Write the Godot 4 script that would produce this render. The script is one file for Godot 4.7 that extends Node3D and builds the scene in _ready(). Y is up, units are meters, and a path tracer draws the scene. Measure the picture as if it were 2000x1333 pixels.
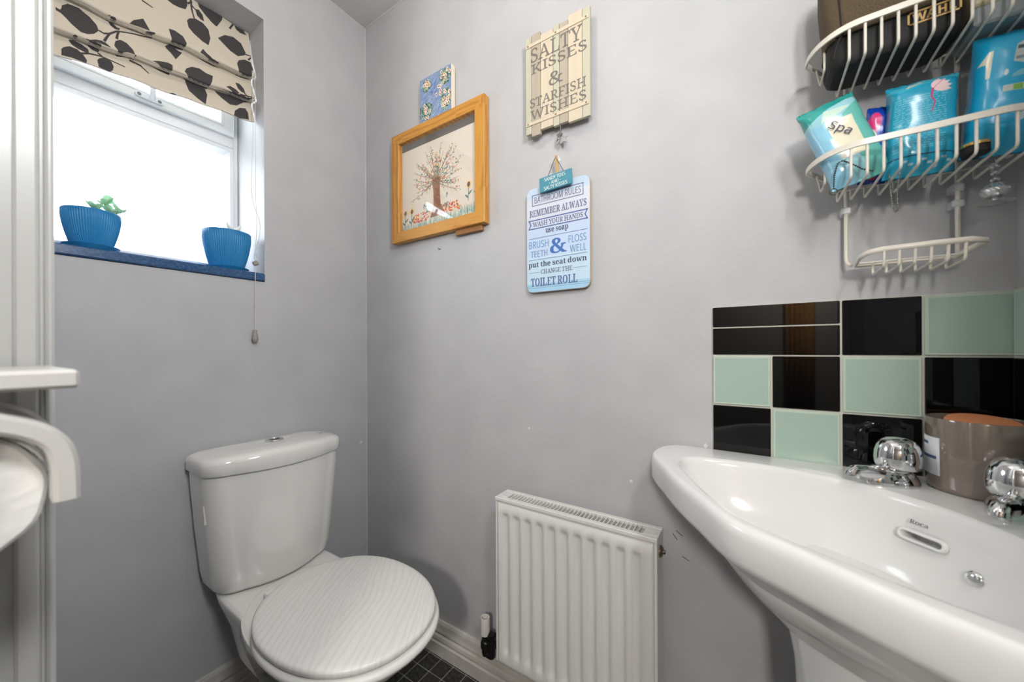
extends Node3D
# A small cloakroom: x runs to the right-hand wall (x = 0), z runs from the window wall (z = 0) towards the basin corner, y is up, metres.

const EYE := Vector3(-0.9, 1.015, 1.282)
const FOCAL := 721.4
const YAW := 33.42
const ROLL := -0.254
const CEILING_Y := 2.28
const FRONT_Z := 1.617
const LEFT_X := -0.975

var M := {}
var taken := {}
var group_id := 1
var rng := RandomNumberGenerator.new()

# ---------------------------------------------------------------- mesh helpers
class Shape:
	var v := PackedVector3Array()
	var t := PackedVector2Array()
	var g := PackedInt32Array()

func shape() -> Shape:
	return Shape.new()

func next_group() -> int:
	group_id += 1
	return group_id

# adds triangles; closed pieces are turned outwards by their signed volume, open ones towards a hint
func put(s: Shape, v: PackedVector3Array, t: PackedVector2Array, g: PackedInt32Array, hint := Vector3.ZERO) -> void:
	var vol := 0.0
	if hint == Vector3.ZERO:
		var c := Vector3.ZERO
		for p in v:
			c += p
		c /= maxf(1.0, v.size())
		for i in range(0, v.size(), 3):
			vol += (v[i] - c).dot((v[i + 1] - c).cross(v[i + 2] - c))
	else:
		for i in range(0, v.size(), 3):
			vol += hint.dot((v[i + 1] - v[i]).cross(v[i + 2] - v[i]))
	# Godot fronts run clockwise: the counter-clockwise normal must point inwards
	for i in range(0, v.size(), 3):
		var order := [0, 2, 1] if vol > 0.0 else [0, 1, 2]
		for k in order:
			s.v.append(v[i + k])
			s.t.append(t[i + k] if t.size() else Vector2.ZERO)
			s.g.append(g[i / 3] if g.size() else -1)

func make(s: Shape, at := Vector3.ZERO) -> ArrayMesh:
	var st := SurfaceTool.new()
	st.begin(Mesh.PRIMITIVE_TRIANGLES)
	for i in s.v.size():
		st.set_smooth_group(s.g[i])
		st.set_uv(s.t[i])
		st.add_vertex(s.v[i] - at)
	st.generate_normals()
	return st.commit()

func numbered(called: String) -> String:
	var n: int = taken.get(called, 0)
	taken[called] = n + 1
	return called if n == 0 else "%s_%03d" % [called, n]

func thing(called: String, label: String, category: String, at := Vector3.ZERO, group := "") -> Node3D:
	var o := Node3D.new()
	o.name = numbered(called)
	add_child(o)
	o.position = at
	o.set_meta("label", label)
	o.set_meta("category", category)
	if group:
		o.set_meta("group", group)
	return o

func origin_of(n: Node) -> Vector3:
	var p := Vector3.ZERO
	while n != self and n is Node3D:
		p += n.position
		n = n.get_parent()
	return p

# a mesh built in room coordinates as a named part of parent
func part(s: Shape, called: String, m: Material, parent: Node, label := "") -> MeshInstance3D:
	var o := MeshInstance3D.new()
	o.name = called
	o.mesh = make(s, origin_of(parent))
	o.material_override = m
	parent.add_child(o, true)
	if label:
		o.set_meta("label", label)
	return o

func single(s: Shape, called: String, m: Material, label: String, category: String, at: Vector3) -> MeshInstance3D:
	var o := MeshInstance3D.new()
	o.name = numbered(called)
	o.mesh = make(s, at)
	o.material_override = m
	add_child(o)
	o.position = at
	o.set_meta("label", label)
	o.set_meta("category", category)
	return o

func struct(s: Shape, called: String, m: Material, label: String, category: String) -> MeshInstance3D:
	var o := MeshInstance3D.new()
	o.name = numbered(called)
	o.mesh = make(s)
	o.material_override = m
	add_child(o)
	o.set_meta("kind", "structure")
	o.set_meta("label", label)
	o.set_meta("category", category)
	return o

func tri_fan_box(c: Array, faces: Array) -> PackedVector3Array:
	var v := PackedVector3Array()
	for f in faces:
		for k in range(1, f.size() - 1):
			v.append(c[f[0]])
			v.append(c[f[k]])
			v.append(c[f[k + 1]])
	return v

# box from a to b with chamfered edges of width r, placed by transform x
func box(s: Shape, a: Vector3, b: Vector3, r := 0.0, x := Transform3D.IDENTITY) -> void:
	var lo := Vector3(minf(a.x, b.x), minf(a.y, b.y), minf(a.z, b.z))
	var hi := Vector3(maxf(a.x, b.x), maxf(a.y, b.y), maxf(a.z, b.z))
	var mid := (lo + hi) / 2.0
	var h := (hi - lo) / 2.0
	r = minf(r, minf(h.x, minf(h.y, h.z)) * 0.95)
	var v := PackedVector3Array()
	var t := PackedVector2Array()
	var sg := [-1.0, 1.0]
	var quads := []
	for axis in 3:
		for e in sg:
			var q := []
			for k in [[-1, -1], [1, -1], [1, 1], [-1, 1]]:
				var p := Vector3.ZERO
				p[axis] = e * h[axis]
				p[(axis + 1) % 3] = k[0] * (h[(axis + 1) % 3] - r)
				p[(axis + 2) % 3] = k[1] * (h[(axis + 2) % 3] - r)
				q.append(p)
			quads.append(q)
	if r > 0.0:
		for axis in 3:
			var b1 := (axis + 1) % 3
			var b2 := (axis + 2) % 3
			for e1 in sg:
				for e2 in sg:
					var q := []
					for k in [[-1, 0], [1, 0], [1, 1], [-1, 1]]:
						var p := Vector3.ZERO
						p[axis] = k[0] * (h[axis] - r)
						p[b1] = e1 * (h[b1] - (r if k[1] == 1 else 0.0))
						p[b2] = e2 * (h[b2] - (0.0 if k[1] == 1 else r))
						q.append(p)
					quads.append(q)
	for q in quads:
		var n: Vector3 = (q[1] - q[0]).cross(q[2] - q[0])
		var c: Vector3 = (q[0] + q[1] + q[2] + q[3]) / 4.0
		var o := [0, 1, 2, 0, 2, 3] if n.dot(c) > 0.0 else [0, 2, 1, 0, 3, 2]
		for k in o:
			v.append(x * (mid + q[k]))
			t.append(Vector2(q[k].x + q[k].z, q[k].y))
	if r > 0.0:
		for e0 in sg:
			for e1 in sg:
				for e2 in sg:
					var e := Vector3(e0, e1, e2)
					var q := []
					for axis in 3:
						var p := Vector3.ZERO
						for k in 3:
							p[k] = e[k] * (h[k] - (0.0 if k == axis else r))
						q.append(p)
					var n: Vector3 = (q[1] - q[0]).cross(q[2] - q[0])
					for k in ([0, 1, 2] if n.dot(e) > 0.0 else [0, 2, 1]):
						v.append(x * (mid + q[k]))
						t.append(Vector2(q[k].x + q[k].z, q[k].y))
	put(s, v, t, PackedInt32Array())

# joins rings of equal size; crease in degrees splits the shading between bands
func loft(s: Shape, rings: Array, cap0 := true, cap1 := true, round := true, crease := 35.0, hint := Vector3.ZERO) -> void:
	var v := PackedVector3Array()
	var t := PackedVector2Array()
	var g := PackedInt32Array()
	var n: int = rings[0].size()
	var cols := n if round else n - 1
	var band := next_group()
	for i in rings.size() - 1:
		if i > 0:
			var worst := 0.0
			for k in range(0, n, maxi(1, n / 8)):
				var d0: Vector3 = rings[i][k] - rings[i - 1][k]
				var d1: Vector3 = rings[i + 1][k] - rings[i][k]
				if d0.length() > 1e-6 and d1.length() > 1e-6:
					worst = maxf(worst, rad_to_deg(d0.angle_to(d1)))
			if worst > crease:
				band = next_group()
		for k in cols:
			var k2 := (k + 1) % n
			var a: Vector3 = rings[i][k]
			var b: Vector3 = rings[i][k2]
			var c: Vector3 = rings[i + 1][k2]
			var d: Vector3 = rings[i + 1][k]
			var u0 := float(k) / cols
			var u1 := float(k + 1) / cols
			var w0 := float(i) / (rings.size() - 1)
			var w1 := float(i + 1) / (rings.size() - 1)
			v.append_array([a, b, c, a, c, d])
			t.append_array([Vector2(u0, w0), Vector2(u1, w0), Vector2(u1, w1), Vector2(u0, w0), Vector2(u1, w1), Vector2(u0, w1)])
			g.append_array([band, band])
	for e in 2:
		if not (cap0 if e == 0 else cap1):
			continue
		var ring: Array = Array(rings[0] if e == 0 else rings[-1])
		var c := Vector3.ZERO
		for p in ring:
			c += p
		c /= n
		var gg := next_group()
		for k in n:
			var a: Vector3 = ring[k]
			var b: Vector3 = ring[(k + 1) % n]
			v.append_array([c, b, a] if e == 0 else [c, a, b])
			t.append_array([Vector2(0.5, 0.5), Vector2.ZERO, Vector2.ONE])
			g.append(gg)
	put(s, v, t, g, hint)

# turns [radius, height] pairs round the y axis at p, or round another axis through basis
func lathe(s: Shape, profile: Array, p: Vector3, n := 32, basis := Basis.IDENTITY, crease := 35.0, cap0 := true, cap1 := true, flute := 0.0, flutes := 0) -> void:
	var rings := []
	for q in profile:
		var ring := []
		for k in n:
			var a := TAU * k / n
			var r: float = q[0]
			if flute > 0.0:
				r += flute * cos(a * flutes) * (q[2] if q.size() > 2 else 1.0)
			ring.append(p + basis * Vector3(r * cos(a), q[1], r * sin(a)))
		rings.append(ring)
	loft(s, rings, cap0, cap1, true, crease)

func tube(s: Shape, pts: Array, r, n := 8, closed := false) -> void:
	var rings := []
	var m := pts.size()
	var up := Vector3.ZERO
	for i in m:
		var d: Vector3
		if closed:
			d = (pts[(i + 1) % m] - pts[(i + m - 1) % m]).normalized()
		else:
			d = (pts[mini(i + 1, m - 1)] - pts[maxi(i - 1, 0)]).normalized()
		if up == Vector3.ZERO:
			up = d.cross(Vector3(0.31, 0.87, 0.4)).normalized()
		up = (up - d * up.dot(d)).normalized()
		var side := d.cross(up)
		var rr: float = r[i] if r is Array else r
		var ring := []
		for k in n:
			var a := TAU * k / n
			ring.append(pts[i] + (up * cos(a) + side * sin(a)) * rr)
		rings.append(ring)
	if closed:
		rings.append(rings[0])
		loft(s, rings, false, false, true, 80.0)
	else:
		loft(s, rings, true, true, true, 80.0)

# a bar of rectangular section swept along pts; w lies along the given axis
func strap(s: Shape, pts: Array, w: float, h: float, axis: Vector3) -> void:
	var rings := []
	for i in pts.size():
		var d: Vector3 = (pts[mini(i + 1, pts.size() - 1)] - pts[maxi(i - 1, 0)]).normalized()
		var nn := axis.cross(d).normalized()
		var c := minf(w, h) * 0.2
		rings.append([
			pts[i] + axis * (w / 2 - c) + nn * h / 2, pts[i] + axis * w / 2 + nn * (h / 2 - c),
			pts[i] + axis * w / 2 - nn * (h / 2 - c), pts[i] + axis * (w / 2 - c) - nn * h / 2,
			pts[i] - axis * (w / 2 - c) - nn * h / 2, pts[i] - axis * w / 2 - nn * (h / 2 - c),
			pts[i] - axis * w / 2 + nn * (h / 2 - c), pts[i] - axis * (w / 2 - c) + nn * h / 2])
	var v0 := s.v.size()
	loft(s, rings, true, true, true, 60.0)
	for i in range(v0, s.g.size()):
		s.g[i] = -1

func bend(pts: Array, steps := 6) -> Array:
	var c := Curve3D.new()
	for i in pts.size():
		var a: Vector3 = pts[maxi(i - 1, 0)]
		var b: Vector3 = pts[mini(i + 1, pts.size() - 1)]
		var tan: Vector3 = (b - a) / 6.0
		c.add_point(pts[i], -tan, tan)
	var out := []
	for i in (pts.size() - 1) * steps + 1:
		out.append(c.sample(mini(i / steps, pts.size() - 2), (i - mini(i / steps, pts.size() - 2) * steps) / float(steps)))
	return out

# polyline with corners rounded by radius r
func rounded(pts: Array, r: float, steps := 4) -> Array:
	var out := [pts[0]]
	for i in range(1, pts.size() - 1):
		var a: Vector3 = pts[i] + (pts[i - 1] - pts[i]).limit_length(r)
		var b: Vector3 = pts[i] + (pts[i + 1] - pts[i]).limit_length(r)
		for k in steps + 1:
			var f := float(k) / steps
			out.append(a.lerp(pts[i], f).lerp(pts[i].lerp(b, f), f))
	out.append(pts[-1])
	return out

# extrudes a flat outline (array of Vector2) between two depths; place maps (u, v, depth) to the room
func prism(s: Shape, poly: PackedVector2Array, d0: float, d1: float, x: Transform3D, bevel := 0.0) -> void:
	var idx := Geometry2D.triangulate_polygon(poly)
	var inner := poly
	if bevel > 0.0:
		var off := Geometry2D.offset_polygon(poly, -bevel)
		if off.size() == 1 and off[0].size() == poly.size():
			inner = off[0]
			# line the offset outline up with the original
			var best := 0
			for k in inner.size():
				if inner[k].distance_to(poly[0]) < inner[best].distance_to(poly[0]):
					best = k
			var turned := PackedVector2Array()
			for k in inner.size():
				turned.append(inner[(best + k) % inner.size()])
			inner = turned
			idx = Geometry2D.triangulate_polygon(inner)
		else:
			bevel = 0.0
	var v := PackedVector3Array()
	var t := PackedVector2Array()
	var g := PackedInt32Array()
	var area := 0.0
	for k in poly.size():
		area += poly[k].cross(poly[(k + 1) % poly.size()])
	for i in range(0, idx.size(), 3):
		var ccw := (inner[idx[i + 1]] - inner[idx[i]]).cross(inner[idx[i + 2]] - inner[idx[i]]) > 0.0
		for k in ([0, 1, 2] if ccw else [0, 2, 1]):
			v.append(x * Vector3(inner[idx[i + k]].x, inner[idx[i + k]].y, d1))
			t.append(inner[idx[i + k]])
		for k in ([0, 2, 1] if ccw else [0, 1, 2]):
			v.append(x * Vector3(inner[idx[i + k]].x, inner[idx[i + k]].y, d0))
			t.append(inner[idx[i + k]])
		g.append_array([-1, -1])
	var walls := []
	if bevel > 0.0:
		walls = [[poly, d0 + bevel, inner, d0, true], [poly, d0 + bevel, poly, d1 - bevel, false], [poly, d1 - bevel, inner, d1, false]]
	else:
		walls = [[poly, d0, poly, d1, false]]
	var n := poly.size()
	for w in walls:
		for k in n:
			var k2 := (k + 1) % n
			var a := x * Vector3(w[0][k].x, w[0][k].y, w[1])
			var b := x * Vector3(w[0][k2].x, w[0][k2].y, w[1])
			var c := x * Vector3(w[2][k2].x, w[2][k2].y, w[3])
			var d := x * Vector3(w[2][k].x, w[2][k].y, w[3])
			var forward: bool = (area > 0.0) != w[4]
			v.append_array([a, b, c, a, c, d] if forward else [a, c, b, a, d, c])
			for p in [w[0][k], w[0][k2], w[2][k2], w[0][k], w[2][k2], w[2][k]]:
				t.append(p)
			g.append_array([-1, -1])
	put(s, v, t, g)

func round_rect(w: float, h: float, r: float, steps := 5) -> PackedVector2Array:
	var p := PackedVector2Array()
	for c in [[w / 2 - r, h / 2 - r, 0.0], [-w / 2 + r, h / 2 - r, 90.0], [-w / 2 + r, -h / 2 + r, 180.0], [w / 2 - r, -h / 2 + r, 270.0]]:
		for k in steps + 1:
			var a := deg_to_rad(c[2] + 90.0 * k / steps)
			p.append(Vector2(c[0] + r * cos(a), c[1] + r * sin(a)))
	return p

# flat four-cornered sheet with the whole texture on it
func card(s: Shape, a: Vector3, b: Vector3, c: Vector3, d: Vector3, out: Vector3) -> void:
	put(s, PackedVector3Array([a, b, c, a, c, d]), PackedVector2Array([Vector2(0, 1), Vector2(1, 1), Vector2(1, 0), Vector2(0, 1), Vector2(1, 0), Vector2(0, 0)]), PackedInt32Array(), out)

# the plane of the right-hand wall: local x runs along +z, local y up, local z out of the wall (-x)
func on_right(out: float, y: float, z: float, tilt := 0.0) -> Transform3D:
	return Transform3D(Basis(Vector3(0, 0, 1), Vector3(0, 1, 0), Vector3(-1, 0, 0)), Vector3(-out, y, z)) * Transform3D(Basis(Vector3(0, 0, 1), tilt), Vector3.ZERO)

# raised lettering that fills the rectangle from (u0, v0) to (u1, v1) of a plane
func lettering(text: String, font: String, u0: float, v0: float, u1: float, v1: float, plane: Transform3D, m: Material, parent: Node, bold := false, called := "lettering", depth := 0.0006) -> MeshInstance3D:
	var f := SystemFont.new()
	f.font_names = PackedStringArray([font])
	f.font_weight = 700 if bold else 400
	var tm := TextMesh.new()
	tm.text = text
	tm.font = f
	tm.font_size = 48
	tm.pixel_size = 0.01
	tm.depth = 0.02
	tm.curve_step = 1.0
	var box_ := tm.get_aabb()
	var k := Vector3((u1 - u0) / maxf(box_.size.x, 1e-4), (v1 - v0) / maxf(box_.size.y, 1e-4), depth / maxf(box_.size.z, 1e-4))
	var fit := Transform3D(Basis.from_scale(k), Vector3(u0, v0, 0) - box_.position * k)
	var arr := tm.get_mesh_arrays() if tm.get_surface_count() else []
	var o := MeshInstance3D.new()
	o.name = called
	var src := ArrayMesh.new()
	if arr.size():
		var st := SurfaceTool.new()
		st.begin(Mesh.PRIMITIVE_TRIANGLES)
		st.append_from(tm, 0, Transform3D(Basis.IDENTITY, -origin_of(parent)) * plane * fit)
		src = st.commit()
	o.mesh = src
	o.material_override = m
	parent.add_child(o, true)
	return o

# ---------------------------------------------------------------- colour pictures computed for print, paint and grain
func fill_poly(im: Image, p: PackedVector2Array, c: Color) -> void:
	var lo := INF
	var hi := -INF
	for q in p:
		lo = minf(lo, q.y)
		hi = maxf(hi, q.y)
	for y in range(maxi(0, floori(lo)), mini(im.get_height() - 1, ceili(hi)) + 1):
		var xs := []
		for k in p.size():
			var a := p[k]
			var b := p[(k + 1) % p.size()]
			if (a.y <= y + 0.5) != (b.y <= y + 0.5):
				xs.append(a.x + (y + 0.5 - a.y) / (b.y - a.y) * (b.x - a.x))
		xs.sort()
		for k in range(0, xs.size() - 1, 2):
			var x0 := clampi(roundi(xs[k]), 0, im.get_width())
			var x1 := clampi(roundi(xs[k + 1]), 0, im.get_width())
			if x1 > x0:
				im.fill_rect(Rect2i(x0, y, x1 - x0, 1), c)

func dab(im: Image, c: Vector2, rx: float, ry: float, turn: float, col: Color, wobble := 0.0) -> void:
	var p := PackedVector2Array()
	for k in 18:
		var a := TAU * k / 18
		var f := 1.0 + (rng.randf_range(-wobble, wobble) if wobble > 0.0 else 0.0)
		p.append(c + Vector2(cos(a) * rx * f, sin(a) * ry * f).rotated(turn))
	fill_poly(im, p, col)

func leaf_dab(im: Image, base: Vector2, tip: Vector2, w: float, col: Color) -> void:
	var p := PackedVector2Array()
	var d := tip - base
	var n := d.orthogonal().normalized()
	for k in 9:
		p.append(base + d * (k / 8.0) + n * w * sin(PI * pow(k / 8.0, 0.8)))
	for k in range(8, -1, -1):
		p.append(base + d * (k / 8.0) - n * w * sin(PI * pow(k / 8.0, 0.8)))
	fill_poly(im, p, col)

func stroke(im: Image, pts: Array, w0: float, w1: float, col: Color) -> void:
	for i in pts.size() - 1:
		var a: Vector2 = pts[i]
		var b: Vector2 = pts[i + 1]
		var wa := lerpf(w0, w1, float(i) / (pts.size() - 1)) / 2
		var wb := lerpf(w0, w1, float(i + 1) / (pts.size() - 1)) / 2
		var n := (b - a).orthogonal().normalized()
		fill_poly(im, PackedVector2Array([a + n * wa, b + n * wb, b - n * wb, a - n * wa]), col)
		dab(im, b, wb, wb, 0, col)

func speckle(im: Image, amount: float) -> void:
	var noise := FastNoiseLite.new()
	noise.seed = 7
	noise.frequency = 0.35
	for y in im.get_height():
		for x in im.get_width():
			var c := im.get_pixel(x, y)
			var d := noise.get_noise_2d(x, y * 2.0) * amount + noise.get_noise_2d(x * 2.0 + 900, y) * amount
			im.set_pixel(x, y, Color(c.r + d, c.g + d, c.b + d))

func picture(im: Image) -> ImageTexture:
	return ImageTexture.create_from_image(im)

func rgb(r: int, g: int, b: int) -> Color:
	return Color8(r, g, b)

func mat(called: String, c: Color, rough := 0.5, metal := 0.0, spec := 0.5) -> StandardMaterial3D:
	var m := StandardMaterial3D.new()
	m.resource_name = called
	m.albedo_color = c
	m.roughness = rough
	m.metallic = metal
	m.metallic_specular = spec
	M[called] = m
	return m

func noise_tex(freq: float, lo: Color, hi: Color, size := 512, seed_ := 1, octaves := 4, normal := false, bump := 4.0) -> NoiseTexture2D:
	var n := FastNoiseLite.new()
	n.seed = seed_
	n.frequency = freq
	n.fractal_octaves = octaves
	var t := NoiseTexture2D.new()
	t.width = size
	t.height = size
	t.seamless = true
	t.noise = n
	if normal:
		t.as_normal_map = true
		t.bump_strength = bump
	else:
		var gr := Gradient.new()
		gr.set_color(0, lo)
		gr.set_color(1, hi)
		t.color_ramp = gr
	return t

func grain_picture(w: int, h: int, base: Color, dark: Color, rings: float, seed_: int, swirl := 0.0, upright := false) -> ImageTexture:
	var n := FastNoiseLite.new()
	n.seed = seed_
	n.frequency = 0.004
	var fine := FastNoiseLite.new()
	fine.seed = seed_ + 5
	fine.frequency = 0.06
	var im := Image.create(w, h, false, Image.FORMAT_RGB8)
	for y in h:
		for x in w:
			var warp := n.get_noise_2d(x * 0.35, y * 1.4) * 1.6
			var d := 0.0
			if swirl > 0.0:
				var q := Vector2((x - w * 0.5) / w, (y - h * 0.52) / h)
				d = swirl * exp(-absf(q.y) * 6.0) * absf(q.x) * 3.0
			var f := (float(y) / h + d * signf(y - h * 0.52)) * rings + warp
			var line := pow(absf(sin(f * PI)), 6.0) * 0.6
			line += maxf(0.0, fine.get_noise_2d(x * 0.12, y * 2.6)) * 0.7
			im.set_pixel(x, y, base.lerp(dark, clampf(line, 0.0, 1.0)))
	if upright:
		im.rotate_90(CLOCKWISE)
	return picture(im)

const BLIND_LEAVES := [[593,2301,680,2199,853,2164,1025,2254,1129,2411,1154,2575,1066,2740,961,2837,852,2869,719,2763,621,2632,562,2567,491,2552,490,2455,555,2474,579,2404],[1285,2139,1412,2098,1489,2168,1546,2159,1529,2227,1454,2258,1374,2199,1328,2107],[1675,2062,1747,1914,1941,1704,1991,1834,2048,1993,1897,2016],[1428,2660,1520,2543,1629,2562,1731,2694,1774,2862,1791,2819,1651,2840,1478,2928,1418,2853,1401,2807],[914,2982,991,2970,1092,2881,1185,2836,1253,2843,1345,2921,1157,2937,1088,2955,1171,2951,1193,2973,1154,3052,1064,3051,986,2986],[689,3052,767,3003,899,3022,995,3084,1002,3177,945,3220,837,3206,732,3152],[567,3413,601,3331,698,3227,815,3223,908,3326,957,3443,942,3531,717,3544,561,3586],[1131,3296,1182,3200,1290,3109,1381,3173,1405,3296,1379,3434,1328,3509,1224,3504,1144,3502],[2446,1605,2571,1569,2742,1634,2799,1820,2781,1909,2489,1994,2461,1774],[2408,2024,2473,1954,2589,1941,2708,1975,2776,1968,2672,2190,2598,2339,2526,2186],[2041,2785,2086,2780,2229,2684,2402,2600,2493,2612,2492,2801,2295,2808,2108,2779],[2482,646,2927,265,2931,442,2879,608,2727,676,2601,692],[3109,400,3200,355,3286,455,3310,642,3230,644,3144,572],[3175,64,3277,-17,3487,-36,3801,18,3773,223,3620,568,3492,509,3336,383,3205,245],[2889,959,2951,844,3090,728,3270,722,3398,844,3420,1123,3343,1434,3189,1408,3001,1297,2903,1185],[4103,142,4209,49,4314,64,4431,235,4254,285,4151,249],[3625,943,3817,691,4053,573,4255,638,4360,906,4320,1025,4116,1215,3919,1173,3737,1041],[4050,1530,4124,1350,4298,1201,4459,1190,4494,1418,4434,1718,4283,1773,4069,1792],[3098,1880,3181,1695,3260,1784,3395,1863,3689,1849,3483,1898,3256,1899],[2751,2645,2808,2491,2953,2320,3135,2236,3283,2297,3443,2284,3391,2524,3334,2683,3044,2715,2812,2722],[2833,2718,3004,2702,3289,2649,3334,2866,3254,3247,3095,3172,2893,3020],[3736,2458,3858,2358,4002,2384,4089,2472,3943,2576,3850,2506],[4030,2100,4148,2073,4232,2195,4248,2346,4152,2391,4063,2308],[3522,2612,3693,2567,3965,2527,4222,2485,4303,2528,4071,2790,3889,2866,3705,2764],[3948,3209,3998,3016,4143,2831,4306,2752,4359,2874,4342,3153,4103,3221],[2444,3397,2537,3353,2777,3414,2510,3444]]
const BLIND_STEMS := [[1155,2553,1234,2580,1343,2499,1488,2293,1775,2131,2137,1992],[1231,2819,1287,2650,1343,2499],[1458,2573,1479,2429,1520,2266],[876,3301,1001,3207,1197,3129,1407,3134,1600,3157],[1154,3062,1221,3111],[1708,2881,1922,2887,2058,3022],[1951,1116,2150,1164],[3017,190,3027,484,3067,730],[2934,379,3038,232],[3033,356,3108,416],[3966,360,4078,114,4131,-1],[4339,975,4506,921],[4398,1145,4499,980],[4093,2497,4433,2404],[4225,2557,4448,2432],[4208,2354,4306,2468]]

# ---------------------------------------------------------------- materials
func triplanar(m: StandardMaterial3D, scale: float, world := true) -> void:
	m.uv1_triplanar = true
	m.uv1_world_triplanar = world
	m.uv1_scale = Vector3.ONE * scale

func materials() -> void:
	var m := mat("wall_paint", Color.WHITE, 0.55, 0.0, 0.4)
	m.albedo_texture = noise_tex(0.006, rgb(182, 182, 185), rgb(190, 190, 192), 512, 3, 5)
	m.normal_enabled = true
	m.normal_texture = noise_tex(0.06, Color.BLACK, Color.WHITE, 512, 9, 3, true, 2.2)
	m.normal_scale = 0.10
	triplanar(m, 1.6)
	m = mat("ceiling_paint", Color.WHITE, 0.8, 0.0, 0.3)
	m.albedo_texture = noise_tex(0.008, rgb(196, 195, 193), rgb(206, 205, 203), 512, 5, 4)
	triplanar(m, 1.3)
	m = mat("reveal_paint", rgb(200, 200, 202), 0.5)
	m = mat("white_gloss", Color.WHITE, 0.28, 0.0, 0.5)
	m.albedo_texture = noise_tex(0.008, rgb(188, 187, 183), rgb(197, 196, 192), 256, 8, 4)
	triplanar(m, 2.0)
	m = mat("skirting_paint", Color.WHITE, 0.35, 0.0, 0.5)
	m.albedo_texture = noise_tex(0.02, rgb(186, 181, 174), rgb(206, 202, 196), 256, 18, 5)
	triplanar(m, 3.0)
	mat("upvc", rgb(222, 223, 224), 0.3)
	mat("gasket", rgb(120, 122, 124), 0.6)
	m = mat("frosted_glass", Color(0.96, 0.98, 1.0, 0.45), 0.6)
	m.transparency = BaseMaterial3D.TRANSPARENCY_ALPHA
	m.backlight_enabled = true
	m.backlight = Color(1, 1, 1)
	m = mat("sill_tile", Color.WHITE, 0.25, 0.0, 0.5)
	m.albedo_texture = noise_tex(0.09, rgb(28, 62, 104), rgb(72, 108, 148), 256, 4, 4)
	triplanar(m, 5.0)
	mat("pot_blue", rgb(38, 132, 190), 0.38)
	mat("soil", rgb(60, 46, 36), 0.95)
	m = mat("succulent", rgb(176, 214, 192), 0.35)
	m.backlight_enabled = true
	m.backlight = Color(0.85, 0.95, 0.85)
	mat("shell_white", rgb(228, 226, 216), 0.5)
	mat("cord_white", rgb(215, 212, 205), 0.7)
	mat("acorn_grey", rgb(150, 145, 140), 0.5)
	mat("porcelain", rgb(236, 235, 231), 0.12, 0.0, 0.55)
	M.porcelain.clearcoat_enabled = true
	M.porcelain.clearcoat = 0.4
	M.porcelain.clearcoat_roughness = 0.05
	m = mat("basin_glaze", rgb(234, 234, 233), 0.1, 0.0, 0.55)
	mat("chrome", rgb(225, 226, 228), 0.06, 1.0)
	mat("brass_old", rgb(128, 112, 92), 0.4, 0.8)
	mat("steel_dark", rgb(120, 118, 114), 0.3, 0.9)
	mat("radiator_white", rgb(222, 221, 218), 0.35)
	mat("radiator_dark", rgb(70, 69, 66), 0.7)
	mat("valve_black", rgb(34, 34, 33), 0.35, 0.4)
	mat("pipe_white", rgb(214, 210, 203), 0.4)
	m = mat("floor_tile", Color.WHITE, 0.5, 0.0, 0.4)
	m.albedo_texture = noise_tex(0.05, rgb(30, 30, 31), rgb(74, 73, 70), 256, 12, 5)
	triplanar(m, 6.0)
	mat("floor_grout", rgb(150, 147, 140), 0.9)
	mat("grout", rgb(206, 205, 194), 0.8)
	m = mat("tile_black", rgb(5, 6, 8), 0.03, 0.0, 0.5)
	m = mat("tile_green", rgb(168, 190, 178), 0.06, 0.0, 0.5)
	m = mat("tile_green_edge", rgb(190, 206, 190), 0.1, 0.0, 0.5)
	mat("oak_dark", rgb(96, 62, 26), 0.5)
	m = mat("oak", Color.WHITE, 0.42)
	m.albedo_texture = grain_picture(256, 256, rgb(205, 148, 66), rgb(172, 112, 42), 9.0, 21)
	triplanar(m, 4.0)
	m = mat("oak_upright", Color.WHITE, 0.42)
	m.albedo_texture = grain_picture(256, 256, rgb(205, 148, 66), rgb(172, 112, 42), 9.0, 21, 0.0, true)
	triplanar(m, 4.0)
	mat("mount_dark", rgb(84, 78, 70), 0.8)
	m = mat("clear_pane", Color(1, 1, 1, 0.02), 0.02)
	m.transparency = BaseMaterial3D.TRANSPARENCY_ALPHA
	mat("canvas_white", rgb(226, 216, 198), 0.85)
	for k in 3:
		m = mat("plank_%d" % k, Color.WHITE, 0.8)
		m.albedo_texture = grain_picture(128, 128, [rgb(208, 195, 173), rgb(178, 167, 150), rgb(190, 188, 168)][k], [rgb(201, 187, 165), rgb(171, 160, 143), rgb(183, 181, 160)][k], 4.0, 31 + k, 0.0, true)
		m.uv1_triplanar = true
		m.uv1_scale = Vector3(8, 2.2, 8)
	mat("ink_grey", rgb(116, 111, 106), 0.8)
	mat("ink_navy", rgb(84, 100, 150), 0.7)
	mat("ink_violet", rgb(112, 112, 148), 0.7)
	mat("ink_slate", rgb(74, 78, 98), 0.7)
	mat("ink_blue", rgb(66, 110, 178), 0.7)
	mat("ink_pale", rgb(104, 146, 188), 0.7)
	mat("ink_white", rgb(226, 232, 230), 0.7)
	mat("board_edge", rgb(196, 172, 132), 0.7)
	mat("teal_paint", rgb(74, 142, 160), 0.6)
	mat("twine", rgb(198, 162, 112), 0.9)
	mat("string_dark", rgb(92, 86, 78), 0.8)
	mat("silver_paint", rgb(150, 150, 150), 0.4, 0.5)
	m = mat("clear_plastic", Color(0.95, 0.97, 0.98, 0.35), 0.2)
	m.transparency = BaseMaterial3D.TRANSPARENCY_ALPHA
	mat("wire_white", rgb(226, 220, 208), 0.3)
	m = mat("bag_canvas_lit", Color.WHITE, 0.85)  # black canvas with the warm light put into its brown
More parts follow.
